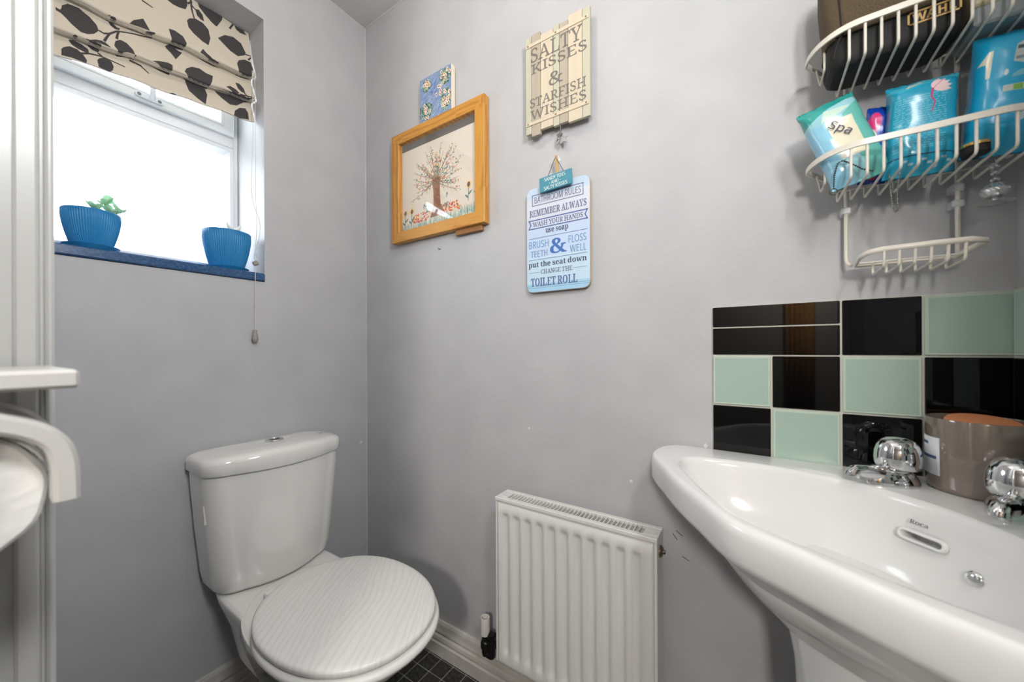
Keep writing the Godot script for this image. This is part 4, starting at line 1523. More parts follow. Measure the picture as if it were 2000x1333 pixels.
func rim_path(front: float, half: float, y: float) -> Array:
	# D-shaped loop: flat back at the wall, rounded front corners
	var p := []
	var back := -0.020
	p.append(Vector3(back, y, CADDY_Z - half + 0.03))
	for k in 21:
		var a := PI / 2 * k / 20.0
		p.append(Vector3(-0.070 - (front - 0.070) * sin(a), y, CADDY_Z - half + 0.062 * (1.0 - cos(a))))
	for k in range(20, -1, -1):
		var a := PI / 2 * k / 20.0
		p.append(Vector3(-0.070 - (front - 0.070) * sin(a), y, CADDY_Z + half - 0.062 * (1.0 - cos(a))))
	p.append(Vector3(back, y, CADDY_Z + half - 0.03))
	return p

func basket(t: Node, called: String, front: float, y: float, half: float, depth: float) -> void:
	var holder := Node3D.new()
	holder.name = called
	t.add_child(holder)
	var s := shape()
	# flat rim band
	var path := rim_path(front, half, y)
	var rings := []
	for i in path.size():
		var a: Vector3 = path[(i + path.size() - 1) % path.size()]
		var b: Vector3 = path[(i + 1) % path.size()]
		var n := Vector3(0, 1, 0).cross((b - a).normalized()).normalized()
		var p: Vector3 = path[i]
		rings.append([p + n * 0.0014 + Vector3(0, 0.0044, 0), p + n * 0.0014 - Vector3(0, 0.0044, 0), p - n * 0.0014 - Vector3(0, 0.0044, 0), p - n * 0.0014 + Vector3(0, 0.0044, 0)])
	rings.append(rings[0])
	loft(s, rings, false, false, true, 80.0)
	for i in s.g.size():
		s.g[i] = -1
	part(s, "rim", M.wire_white, holder)
	# bent wires: down the front, back under the floor, a little way up the wall
	for k in 11:
		var z := 1.4045 + 0.0178 * k
		if z > CADDY_Z + half - 0.02:
			break
		var fx := front
		var off := minf(z - (CADDY_Z - half), CADDY_Z + half - z)
		if off < 0.062:
			fx = 0.070 + (front - 0.070) * sqrt(maxf(0.0, 1.0 - pow(1.0 - off / 0.062, 2.0)))
		s = shape()
		tube(s, rounded([Vector3(-fx + 0.002, y - 0.002, z), Vector3(-fx + 0.002, y - depth, z), Vector3(-0.030, y - depth, z), Vector3(-0.030, y - depth + 0.018, z)], 0.006), 0.0019, 8)
		part(s, "wire", M.wire_white, holder)
	# the two end loops
	for e in [-1.0, 1.0]:
		var z: float = CADDY_Z + e * (half - 0.022)
		s = shape()
		tube(s, rounded([Vector3(-0.094, y - 0.002, z - e * 0.0), Vector3(-0.094, y - 0.032, z), Vector3(-0.050, y - 0.032, z), Vector3(-0.050, y - 0.002, CADDY_Z + e * (half - 0.016))], 0.005), 0.0018, 8)
		part(s, "wire", M.wire_white, holder)
	# cross wires that carry the floor
	for x in [-0.030]:
		s = shape()
		tube(s, [Vector3(x, y - depth + (0.018 if x > -0.05 else 0.0), 1.398), Vector3(x, y - depth + (0.018 if x > -0.05 else 0.0), 1.585)], 0.0016, 8)
		part(s, "wire", M.wire_white, holder)

func caddy() -> void:
	var t := thing("wire_caddy", "white wire caddy with two baskets and a soap tray on the wall", "shelf", Vector3(-0.02, 1.13, CADDY_Z))
	var s := shape()
	var frame := rounded([Vector3(-0.020, 1.85, 1.4175), Vector3(-0.020, 1.164, 1.4175), Vector3(-0.034, 1.158, 1.422)], 0.012)
	tube(s, frame, 0.0031, 10)
	part(s, "upright", M.wire_white, t)
	s = shape()
	tube(s, rounded([Vector3(-0.020, 1.85, 1.5505), Vector3(-0.020, 1.164, 1.5505), Vector3(-0.034, 1.158, 1.546)], 0.012), 0.0031, 10)
	part(s, "upright", M.wire_white, t)
	s = shape()
	tube(s, rounded([Vector3(-0.020, 1.845, 1.4175), Vector3(-0.020, 1.86, 1.4175), Vector3(-0.020, 1.86, 1.5505), Vector3(-0.020, 1.845, 1.5505)], 0.012), 0.0031, 10)
	part(s, "top_bar", M.wire_white, t)
	basket(t, "middle_basket", 0.148, 1.3225, 0.1265, 0.0485)
	basket(t, "top_basket", 0.139, 1.5110, 0.1265, 0.0500)
	# soap tray: a shallow trapezoid rim with U-shaped wires
	var tray := Node3D.new()
	tray.name = "soap_tray"
	t.add_child(tray)
	var path := [Vector3(-0.030, 1.158, 1.428), Vector3(-0.085, 1.162, 1.424), Vector3(-0.104, 1.1645, 1.431), Vector3(-0.113, 1.1655, 1.445), Vector3(-0.115, 1.166, 1.50), Vector3(-0.113, 1.166, 1.535), Vector3(-0.098, 1.165, 1.5545), Vector3(-0.03, 1.158, 1.545), Vector3(-0.026, 1.158, 1.485)]
	var rings := []
	for i in path.size():
		var a: Vector3 = path[(i + path.size() - 1) % path.size()]
		var b: Vector3 = path[(i + 1) % path.size()]
		var n := Vector3(0, 1, 0).cross((b - a).normalized()).normalized()
		var p: Vector3 = path[i]
		rings.append([p + n * 0.0014 + Vector3(0, 0.004, 0), p + n * 0.0014 - Vector3(0, 0.004, 0), p - n * 0.0014 - Vector3(0, 0.004, 0), p - n * 0.0014 + Vector3(0, 0.004, 0)])
	rings.append(rings[0])
	s = shape()
	loft(s, rings, false, false, true, 80.0)
	part(s, "rim", M.wire_white, tray)
	for k in 6:
		var z := 1.447 + 0.0166 * k
		s = shape()
		tube(s, rounded([Vector3(-0.113, 1.163, z), Vector3(-0.111, 1.139, z), Vector3(-0.046, 1.137, z), Vector3(-0.046, 1.158, z)], 0.006), 0.0019, 8)
		part(s, "wire", M.wire_white, tray)
	s = shape()
	tube(s, [Vector3(-0.046, 1.158, 1.43), Vector3(-0.046, 1.158, 1.545)], 0.0018, 8)
	part(s, "wire", M.wire_white, tray)
	# clear clips that hold the frame to the wall
	for c in [[1.258, 1.4175], [1.268, 1.5505], [1.243, 1.5505], [1.70, 1.4175], [1.70, 1.5505]]:
		s = shape()
		box(s, Vector3(-0.0245, c[0] - 0.006, c[1] - 0.007), Vector3(-0.001, c[0] + 0.006, c[1] + 0.007), 0.002)
		part(s, "clip", M.clear_plastic, t)
	caddy_things()

# a soft flat pack: w across, h long, th thick, with crimped ends
func pack(s: Shape, x: Transform3D, w: float, h: float, th: float, seed_: int, lumpy := 0.004) -> void:
	var n := FastNoiseLite.new()
	n.seed = seed_
	n.frequency = 18.0
	var rows := 26
	var around := 40
	var rings := []
	for i in rows + 1:
		var f := float(i) / rows
		var v := (f - 0.5) * h
		var e := minf(f, 1.0 - f)
		var fat := clampf((e - 0.035) / 0.16, 0.0, 1.0)
		fat = sqrt(1.0 - pow(1.0 - fat, 2.0))
		var wide := w / 2 * lerpf(1.0, 0.93, fat)
		var ring := []
		for k in around:
			var a := TAU * k / around
			var c := cos(a)
			var d := sin(a)
			var px := signf(c) * pow(absf(c), 0.55) * wide
			var pz := signf(d) * pow(absf(d), 0.75) * maxf(0.0012, th / 2 * fat)
			var wob := n.get_noise_3d(px, v, pz + seed_) * lumpy
			var dir := Vector3(c * 0.5, 0, d) * fat
			var crimp := 0.0018 * sin(k * 2.6 + i) if e < 0.05 else 0.0
			ring.append(x * (Vector3(px, v, pz + crimp) + dir * wob))
		rings.append(ring)
	loft(s, rings, true, true, true, 80.0)
	# print: front of the pack carries the picture once, the back its mirror
	for i in s.v.size():
		var q := x.affine_inverse() * s.v[i]
		s.t[i] = Vector2(clampf(0.5 + q.x / w, 0.0, 1.0), clampf(0.5 - q.y / h, 0.0, 1.0))

func facing(at: Vector3, turn: float, lean: float, roll: float) -> Transform3D:
	# local z looks out of the wall (-x), turned by turn round y, leaned back, rolled in its own plane
	var b := Basis(Vector3(0, 0, 1), Vector3(0, 1, 0), Vector3(-1, 0, 0))
	return Transform3D(Basis(Vector3.UP, turn) * b * Basis(Vector3(1, 0, 0), lean) * Basis(Vector3(0, 0, 1), roll), at)

func bead_chain(s: Shape, pts: Array, r: float, pitch: float) -> void:
	var c := Curve3D.new()
	for p in pts:
		c.add_point(p)
	var l := c.get_baked_length()
	var n := int(l / pitch)
	for i in n + 1:
		var p := c.sample_baked(i * pitch)
		lathe(s, [[0.0, -r], [r * 0.8, -r * 0.6], [r, 0.0], [r * 0.8, r * 0.6], [0.0, r]], p, 6, Basis.IDENTITY, 80.0)
	tube(s, Array(c.get_baked_points()), r * 0.35, 5)

func caddy_things() -> void:
	var s := shape()
	# black canvas wash bag: warm light coloured into its top, shade into its bottom
	var floor_y := 1.461 + 0.002
	var b := thing("wash_bag", "black canvas wash bag in the top basket, coloured as lit above and shaded below", "bag", Vector3(-0.082, floor_y, 1.456))
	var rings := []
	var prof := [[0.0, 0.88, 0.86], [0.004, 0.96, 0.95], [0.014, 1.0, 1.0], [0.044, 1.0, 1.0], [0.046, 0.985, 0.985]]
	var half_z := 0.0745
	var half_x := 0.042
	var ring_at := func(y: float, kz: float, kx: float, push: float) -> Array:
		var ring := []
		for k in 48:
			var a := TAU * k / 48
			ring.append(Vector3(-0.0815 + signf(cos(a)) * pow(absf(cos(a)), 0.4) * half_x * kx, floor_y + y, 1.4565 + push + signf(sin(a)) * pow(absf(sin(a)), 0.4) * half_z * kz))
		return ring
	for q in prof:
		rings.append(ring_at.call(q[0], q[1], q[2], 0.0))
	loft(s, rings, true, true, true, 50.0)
	part(s, "base", M.bag_black, b)  # shaded lower part of the same canvas, coloured black
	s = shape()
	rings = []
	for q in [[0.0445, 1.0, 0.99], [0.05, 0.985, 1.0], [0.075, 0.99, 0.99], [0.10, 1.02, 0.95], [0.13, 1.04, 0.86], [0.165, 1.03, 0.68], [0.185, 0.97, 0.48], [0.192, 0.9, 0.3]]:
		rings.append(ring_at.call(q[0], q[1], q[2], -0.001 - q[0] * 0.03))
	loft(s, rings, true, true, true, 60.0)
	part(s, "body", M.bag_canvas_lit, b)
	s = shape()
	tube(s, [Vector3(-0.1235, floor_y + 0.0445, 1.39), Vector3(-0.1238, floor_y + 0.0445, 1.52)], 0.0014, 6)
	part(s, "zip", M.bag_black, b)
	s = shape()
	tube(s, bend([Vector3(-0.1225, floor_y + 0.012, 1.388), Vector3(-0.126, floor_y + 0.03, 1.391), Vector3(-0.125, floor_y + 0.048, 1.399), Vector3(-0.1215, floor_y + 0.062, 1.41)]), 0.0018, 6)
	part(s, "pull_loop", M.bag_black, b)
	s = shape()
	tube(s, [Vector3(-0.1215, floor_y + 0.05, 1.398), Vector3(-0.1235, floor_y + 0.12, 1.394)], 0.0008, 6)
	part(s, "seam", M.bag_black, b)
	var pl := on_right(0.1236, 0, 0, 0.0)
	for e in [[1.4715, 1.488, 1.5225, 1.488], [1.4715, 1.5045, 1.5225, 1.5045], [1.4715, 1.488, 1.4715, 1.5045], [1.5225, 1.488, 1.5225, 1.5045]]:
		s = shape()
		var a := Vector2(e[0], e[1])
		var c := Vector2(e[2], e[3])
		var d := (c - a).normalized() * 0.0011
		prism(s, PackedVector2Array([a - d - d.orthogonal(), c + d - d.orthogonal(), c + d + d.orthogonal(), a - d + d.orthogonal()]), 0.0, 0.0008, pl)
		part(s, "badge_border", M.gold_print, b)
	s = shape()
	box(s, Vector3(1.4715, 1.488, -0.0012), Vector3(1.5225, 1.5045, 0.0001), 0.0, pl)
	part(s, "badge", M.bag_black, b)
	lettering("WAHL", "Droid Sans", 1.4755, 1.4905, 1.5185, 1.502, pl, M.gold_print, b, true)
	# box beside the bag
	var cb := thing("carton", "plain cream and grey carton beside the wash bag", "box", Vector3(-0.075, 1.463, 1.573))
	s = shape()
	box(s, Vector3(-0.112, 1.463, 1.539), Vector3(-0.040, 1.490, 1.6095), 0.003)
	part(s, "lower_half", M.carton_grey, cb)
	s = shape()
	box(s, Vector3(-0.1135, 1.4895, 1.5375), Vector3(-0.038, 1.62, 1.611), 0.003)
	part(s, "lid", M.carton, cb)
	# packs of wipes in the middle basket
	var rest := 1.274 + 0.0025
	var p1 := thing("wipes_pack", "pale aqua pack of wipes with a cream label, leaning in the basket", "pack", Vector3(-0.094, rest, 1.405), "packs of wipes in the caddy")
	s = shape()
	var x1 := facing(Vector3(-0.094, 1.352, 1.4015), 0.12, -0.10, 0.30)
	pack(s, x1, 0.078, 0.150, 0.040, 4, 0.004)
	part(s, "pouch", M.wipes_0, p1)
	lettering("Spa", "Droid Sans", -0.016, -0.0085, 0.016, 0.0085, x1 * Transform3D(Basis(Vector3(0, 0, 1), -0.9), Vector3(-0.004, 0.014, 0.0215)), M.ink_slate, p1)
	var p2 := thing("wipes_pack", "turquoise pack of wipes printed with a pink flower", "pack", Vector3(-0.092, rest, 1.494), "packs of wipes in the caddy")
	s = shape()
	pack(s, facing(Vector3(-0.088, 1.3475, 1.4905), 0.0, -0.06, -0.05), 0.078, 0.146, 0.050, 12, 0.005)
	part(s, "pouch", M.wipes_1, p2)
	var p3 := thing("wipes_pack", "bright blue pack of wipes with white panels and a green mark", "pack", Vector3(-0.090, rest, 1.575), "packs of wipes in the caddy")
	s = shape()
	pack(s, facing(Vector3(-0.090, 1.368, 1.5730), -0.05, -0.05, -0.10), 0.072, 0.172, 0.060, 21, 0.004)
	part(s, "pouch", M.wipes_2, p3)
	var p4 := thing("sachet", "dark blue sachet with pink and cream blossoms between two wipes packs", "sachet", Vector3(-0.06, rest, 1.447), "packs of wipes in the caddy")
	s = shape()
	pack(s, facing(Vector3(-0.066, 1.345, 1.4475), 0.1, -0.05, -0.12), 0.034, 0.125, 0.026, 33, 0.004)
	part(s, "pouch", M.wipes_3, p4)
	# small dark jar with a gilt rim on the basket floor
	var j := thing("small_jar", "small dark jar with a gilt rim on the basket floor", "jar", Vector3(-0.128, rest, 1.530))
	s = shape()
	lathe(s, [[0.0, 0.0], [0.012, 0.0], [0.0135, 0.002], [0.0135, 0.010], [0.012, 0.0115]], Vector3(-0.130, rest, 1.533), 24)
	part(s, "body", M.bag_black, j)
	s = shape()
	lathe(s, [[0.0, 0.0112], [0.0138, 0.0112], [0.0138, 0.0150], [0.012, 0.0158], [0.0, 0.0158]], Vector3(-0.130, rest, 1.533), 24)
	part(s, "gilt_rim", M.gold_metal, j)
	# ball chains
	s = shape()
	bead_chain(s, [Vector3(-0.117, 1.276, 1.452), Vector3(-0.117, 1.25, 1.4535), Vector3(-0.117, 1.222, 1.456), Vector3(-0.117, 1.2185, 1.4585), Vector3(-0.117, 1.222, 1.461), Vector3(-0.117, 1.25, 1.4605), Vector3(-0.117, 1.278, 1.463)], 0.0014, 0.0034)
	single(s, "ball_chain", M.chain_steel, "loop of bright steel ball chain hanging under the turquoise pack", "chain", Vector3(-0.117, 1.2185, 1.4585))
	s = shape()
	bead_chain(s, [Vector3(-0.1215, 1.270, 1.387), Vector3(-0.122, 1.290, 1.388), Vector3(-0.124, 1.3085, 1.392), Vector3(-0.125, 1.310, 1.398), Vector3(-0.126, 1.302, 1.408), Vector3(-0.127, 1.290, 1.420), Vector3(-0.124, 1.285, 1.432)], 0.0014, 0.0034)
	var ring := []
	for k in 14:
		ring.append(Vector3(-0.1215, 1.2645 + 0.0048 * cos(TAU * k / 14), 1.387 + 0.0048 * sin(TAU * k / 14)))
	tube(s, ring, 0.0009, 6, true)
	single(s, "ball_chain", M.chain_dark, "dark ball chain with an end ring draped over the pale aqua pack", "chain", Vector3(-0.1215, 1.26, 1.39))
	# cut-glass drop hanging under the basket
	var o := thing("glass_drop", "cut glass drop with beads hanging under the caddy", "ornament", Vector3(-0.10, 1.214, 1.561))
	var at := Vector3(-0.10, 1.214, 1.561)
	s = shape()
	lathe(s, [[0.0, 0.0], [0.0155, 0.0005], [0.0175, 0.0015], [0.010, 0.003], [0.004, 0.005], [0.0035, 0.007]], at, 24)
	part(s, "foot", M.crystal_silver, o)
	s = shape()
	lathe(s, [[0.0035, 0.007], [0.010, 0.010], [0.0145, 0.016], [0.0145, 0.020], [0.010, 0.026], [0.005, 0.029]], at, 8, Basis.IDENTITY, 10.0)
	part(s, "drop", M.crystal_silver, o)
	for k in 3:
		s = shape()
		lathe(s, [[0.0, -0.0042], [0.0040, -0.002], [0.0050, 0.0], [0.0040, 0.002], [0.0, 0.0042]], at + Vector3(0, 0.0335 + 0.009 * k, 0), 8, Basis.IDENTITY, 10.0)
		part(s, "bead", M.crystal_silver, o)
	s = shape()
	tube(s, [at + Vector3(0, 0.054, 0), at + Vector3(0, 0.062, 0)], 0.0008, 6)
	part(s, "hanging_wire", M.chain_steel, o)

# ---------------------------------------------------------------- basin corner
func smooth_loop(p: Array, n: int, c: Vector2) -> Array:
	# radius of the closed outline p seen from c, at n even angles
	var cur := []
	for i in p.size():
		var a: Vector2 = p[(i + p.size() - 1) % p.size()]
		var b: Vector2 = p[i]
		var d: Vector2 = p[(i + 1) % p.size()]
		var e: Vector2 = p[(i + 2) % p.size()]
		for k in 6:
			cur.append(b.cubic_interpolate(d, a, e, k / 6.0))
	var out := []
	for i in n:
		var dir := Vector2.from_angle(TAU * i / n)
		var best := 0.0
		for k in cur.size():
			var q = Geometry2D.segment_intersects_segment(c, c + dir * 2.0, cur[k], cur[(k + 1) % cur.size()])
			if q != null:
				best = maxf(best, c.distance_to(q))
		out.append(best if best > 0.0 else (out[-1] if out.size() else 0.1))
	return out

func basin() -> void:
	var c2 := Vector2(-0.245, 1.385)
	var half := [Vector2(-0.003, 1.150), Vector2(-0.012, 1.122), Vector2(-0.040, 1.104), Vector2(-0.085, 1.098), Vector2(-0.125, 1.108), Vector2(-0.175, 1.134), Vector2(-0.240, 1.168), Vector2(-0.308, 1.211)]
	var outer := [Vector2(-0.003, 1.30), Vector2(-0.003, 1.45), Vector2(-0.003, 1.58), Vector2(-0.006, FRONT_Z - 0.006)]
	var mirror := func(p: Vector2) -> Vector2: return Vector2(-(FRONT_Z - p.y), FRONT_Z + p.x)
	var loop := []
	for p in half:
		loop.append(p)
	loop.append(Vector2(-0.366, 1.251))
	for i in range(half.size() - 1, -1, -1):
		loop.append(mirror.call(half[i]))
	for i in [0, 1, 2]:
		loop.append(mirror.call(outer[i]))
	loop.append(outer[3])
	for i in [2, 1, 0]:
		loop.append(outer[i])
	var inh := [Vector2(-0.080, 1.30), Vector2(-0.083, 1.225), Vector2(-0.102, 1.172), Vector2(-0.140, 1.160), Vector2(-0.195, 1.180), Vector2(-0.252, 1.207), Vector2(-0.305, 1.236)]
	var inner := []
	for p in inh:
		inner.append(p)
	inner.append(Vector2(-0.350, 1.267))
	for i in range(inh.size() - 1, -1, -1):
		inner.append(mirror.call(inh[i]))
	inner.append(mirror.call(Vector2(-0.092, 1.375)))
	inner.append(mirror.call(Vector2(-0.116, 1.425)))
	inner.append(Vector2(-0.150, FRONT_Z - 0.150))
	inner.append(Vector2(-0.116, 1.425))
	inner.append(Vector2(-0.092, 1.375))
	var n := 144
	var ro := smooth_loop(loop, n, c2)
	var ri := smooth_loop(inner, n, c2)
	var t := thing("corner_basin", "white ceramic corner wash basin on a pedestal", "wash basin", Vector3(-0.2, 0, 1.417))
	# rings: [share of outer radius, share of inner radius, inset, height]; one of the shares is zero
	var ring := func(ko: float, ki: float, inset: float, y: float) -> Array:
		var r := []
		for i in n:
			var d := Vector2.from_angle(TAU * i / n)
			var q: Vector2 = c2 + d * (ro[i] * ko + ri[i] * ki + inset)
			r.append(Vector3(q.x, y, q.y))
		return r
	var rings := [ring.call(0.44, 0.0, 0.0, 0.640), ring.call(0.56, 0.0, 0.0, 0.672), ring.call(0.72, 0.0, 0.0, 0.706), ring.call(0.86, 0.0, 0.0, 0.730), ring.call(0.95, 0.0, 0.0, 0.743), ring.call(0.985, 0.0, 0.0, 0.7485), ring.call(1.0, 0.0, 0.0, 0.756), ring.call(1.0, 0.0, 0.0, 0.785), ring.call(1.0, 0.0, -0.0012, 0.792), ring.call(1.0, 0.0, -0.004, 0.797), ring.call(1.0, 0.0, -0.008, 0.7995), ring.call(1.0, 0.0, -0.012, 0.8),
		ring.call(0.25, 0.75, 0.0, 0.8), ring.call(0.0, 1.0, 0.006, 0.7995), ring.call(0.0, 1.0, 0.002, 0.7985), ring.call(0.0, 1.0, -0.001, 0.796), ring.call(0.0, 1.0, -0.004, 0.790), ring.call(0.0, 0.965, 0.0, 0.770), ring.call(0.0, 0.959, 0.0, 0.766), ring.call(0.0, 0.953, 0.0, 0.762), ring.call(0.0, 0.9485, 0.0, 0.759), ring.call(0.0, 0.944, 0.0, 0.756), ring.call(0.0, 0.939, 0.0, 0.753), ring.call(0.0, 0.9345, 0.0, 0.750), ring.call(0.0, 0.93, 0.0, 0.747), ring.call(0.0, 0.92, 0.0, 0.740), ring.call(0.0, 0.85, 0.0, 0.705), ring.call(0.0, 0.72, 0.0, 0.675), ring.call(0.0, 0.52, 0.0, 0.658), ring.call(0.0, 0.28, 0.0, 0.650), ring.call(0.0, 0.08, 0.0, 0.647)]
	var s := shape()
	loft(s, rings, true, true, true, 60.0)
	# the overflow is a real slot: its quads are left open and a collar with a deep pocket sits in the gap
	var across := Vector3(-0.7071, 0, 0.7071)
	var outward := Vector3(-0.7071, 0.0, -0.7071)
	var up := (Vector3.UP + outward * -0.30).normalized()
	var face := Basis(across, up, across.cross(up))
	var wall_at := Vector3(-0.1605, 0.765, 1.4565)
	var slot := Transform3D(face, wall_at + Vector3(0, -0.012, 0) + across * 0.018 + outward * 0.0015)
	var back_to := slot.affine_inverse()
	var open := shape()
	for i in range(0, s.v.size(), 3):
		var c := back_to * ((s.v[i] + s.v[i + 1] + s.v[i + 2]) / 3.0)
		if absf(c.z) < 0.012 and absf(c.x) < 0.0225 and absf(c.y) < 0.0036:
			continue
		for k in 3:
			open.v.append(s.v[i + k])
			open.t.append(s.t[i + k])
			open.g.append(s.g[i + k])
	part(open, "bowl", M.basin_glaze, t)
	s = shape()
	var ped := []
	for q in [[0.0, 0.112, 0.098], [0.02, 0.110, 0.096], [0.06, 0.096, 0.084], [0.2, 0.088, 0.078], [0.42, 0.086, 0.077], [0.56, 0.093, 0.083], [0.64, 0.108, 0.094], [0.69, 0.118, 0.10]]:
		var r := []
		for i in 48:
			var a := TAU * i / 48
			var l := Vector2(cos(a), sin(a))
			var u: float = signf(l.x) * pow(absf(l.x), 0.8) * q[1]
			var v: float = signf(l.y) * pow(absf(l.y), 0.8) * q[2]
			r.append(Vector3(-0.200, q[0], 1.4225) + Vector3(0.7071, 0, 0.7071) * u + Vector3(0.7071, 0, -0.7071) * v)
		ped.append(r)
	loft(s, ped, true, true, true, 60.0)
	part(s, "pedestal", M.basin_glaze, t)
	# overflow slot, maker's mark, chain stay and waste on the inner back slope
	s = shape()
	var loops := []
	for q in [[0.044, 0.0082, -0.030], [0.044, 0.0082, 0.0005], [0.0450, 0.0092, 0.0018], [0.0475, 0.0115, 0.0022], [0.0510, 0.0150, 0.0010], [0.0530, 0.0170, -0.0040]]:
		var l := []
		for p in round_rect(q[0], q[1], q[1] * 0.48, 8):
			l.append(slot * Vector3(p.x, p.y, q[2]))
		loops.append(l)
	loft(s, loops, true, false, true, 60.0, face.z)
	part(s, "overflow", M.basin_glaze, t)
	lettering("Roca", "Droid Serif", -0.010, -0.002, 0.010, 0.0035, Transform3D(face, wall_at + Vector3(0, 0.006, 0) + across * 0.014 + outward * -0.003), M.ink_mark, t, true, "maker_mark")
	s = shape()
	lathe(s, [[0.0085, -0.003], [0.0085, 0.0005], [0.006, 0.003], [0.003, 0.0036], [0.0, 0.0036]], wall_at + Vector3(0, -0.030, 0) + across * 0.075 + outward * 0.012, 24, Basis(across, face.z, -up))
	part(s, "chain_stay", M.chrome, t)
	s = shape()
	lathe(s, [[0.021, 0.0], [0.021, 0.003], [0.017, 0.004], [0.012, 0.002], [0.0, 0.002]], Vector3(c2.x, 0.6475, c2.y), 28)
	part(s, "waste", M.chrome, t)
	tap(Vector3(-0.080, 0.8, 1.466), Vector3(-0.58, 0, -0.815), "chrome pillar tap between the black tile and the candle jar")
	tap(Vector3(-0.155, 0.8, 1.5585), Vector3(-0.86, 0, -0.51), "chrome pillar tap standing in front of the candle jar")
	candle()

func tap(at: Vector3, dir: Vector3, label: String) -> void:
	dir = dir.normalized()
	var t := thing("basin_tap", label, "tap", at, "chrome basin taps")
	var side := dir.cross(Vector3.UP).normalized()
	var s := shape()
	# foot and spout: a teardrop body that thins to the nozzle
	var rings := []
	for q in [[0.0, 0.0, 1.0], [0.006, 0.0, 1.0], [0.012, 0.002, 0.93], [0.018, 0.006, 0.84], [0.0235, 0.010, 0.70], [0.0245, 0.011, 0.5]]:
		var r := []
		for k in 40:
			var a := TAU * k / 40
			var u := cos(a)
			var reach: float = 0.028 if u < 0.0 else 0.047
			r.append(at + dir * (u * reach * q[2] + q[1] * 0.4) + side * sin(a) * 0.0265 * q[2] * (1.0 if u < 0.0 else (1.0 - 0.5 * u * u)) + Vector3(0, q[0], 0))
		rings.append(r)
	loft(s, rings, true, true, true, 50.0)
	part(s, "body", M.chrome, t)
	s = shape()
	tube(s, bend([at + dir * 0.022 + Vector3(0, 0.015, 0), at + dir * 0.046 + Vector3(0, 0.0195, 0), at + dir * 0.066 + Vector3(0, 0.0205, 0), at + dir * 0.071 + Vector3(0, 0.012, 0)], 5), [0.013, 0.0128, 0.0124, 0.012, 0.0116, 0.011, 0.0106, 0.0102, 0.0098, 0.0095, 0.0094, 0.0093, 0.0093, 0.0092, 0.0092, 0.009], 16)
	part(s, "spout", M.chrome, t)
	s = shape()
	lathe(s, [[0.013, 0.022], [0.0185, 0.0235], [0.0255, 0.0255], [0.0275, 0.031], [0.0280, 0.040], [0.0272, 0.050], [0.0245, 0.060], [0.0195, 0.0675], [0.0120, 0.0720], [0.0, 0.0735]], at + Vector3(0.002, 0, 0.002), 40, Basis.IDENTITY, 60.0, true, true)
	part(s, "handle_dome", M.chrome, t)

func candle() -> void:
	var at := Vector3(-0.0655, 0.8005, 1.5565)
	var t := thing("candle_jar", "taupe glass candle jar with a white label and peach inside", "candle", at)
	var s := shape()
	var r := 0.0535
	lathe(s, [[0.0, 0.0], [r - 0.004, 0.0], [r - 0.001, 0.003], [r, 0.008], [r, 0.105], [r - 0.0008, 0.1075], [r - 0.0025, 0.1075], [r - 0.0032, 0.105], [r - 0.0032, 0.094], [0.0, 0.094]], at, 64)
	part(s, "glass", M.jar_taupe, t)
	s = shape()
	lathe(s, [[0.0, 0.0942], [r - 0.0036, 0.0942], [r - 0.0036, 0.0952], [0.0, 0.0952]], at, 48)
	part(s, "wax", M.jar_wax, t)
	s = shape()
	var lid := Basis(Vector3(0, 0, 1), 0.16)
	lathe(s, [[0.0, 0.0], [0.037, 0.0], [0.038, 0.003], [0.036, 0.006], [0.0, 0.008]], at + Vector3(0.008, 0.0985, 0.006), 40, lid)
	part(s, "peach_disc", M.jar_peach, t)
	# label wrapped on the left of the jar
	s = shape()
	var rows := []
	for k in 13:
		var a := deg_to_rad(lerpf(241.0, 302.0, k / 12.0))
		var o := Vector3(cos(a), 0, sin(a))
		rows.append([at + o * (r + 0.0004) + Vector3(0, 0.022, 0), at + o * (r + 0.0004) + Vector3(0, 0.078, 0), at + o * (r - 0.0002) + Vector3(0, 0.078, 0), at + o * (r - 0.0002) + Vector3(0, 0.022, 0)])
	loft(s, rows, true, true, true, 80.0)
	var lab := part(s, "label", M.paper_label, t)
	for e in [[0.046, 0.0505, 246.0, 282.0], [0.066, 0.0705, 262.0, 286.0]]:
		s = shape()
		rows = []
		for k in 7:
			var a := deg_to_rad(lerpf(e[2], e[3], k / 6.0))
			var o := Vector3(cos(a), 0, sin(a))
			rows.append([at + o * (r + 0.0007) + Vector3(0, e[0], 0), at + o * (r + 0.0007) + Vector3(0, e[1], 0), at + o * (r + 0.0003) + Vector3(0, e[1], 0), at + o * (r + 0.0003) + Vector3(0, e[0], 0)])
		loft(s, rows, true, true, true, 80.0)
		part(s, "label_print", M.print_blue, lab)

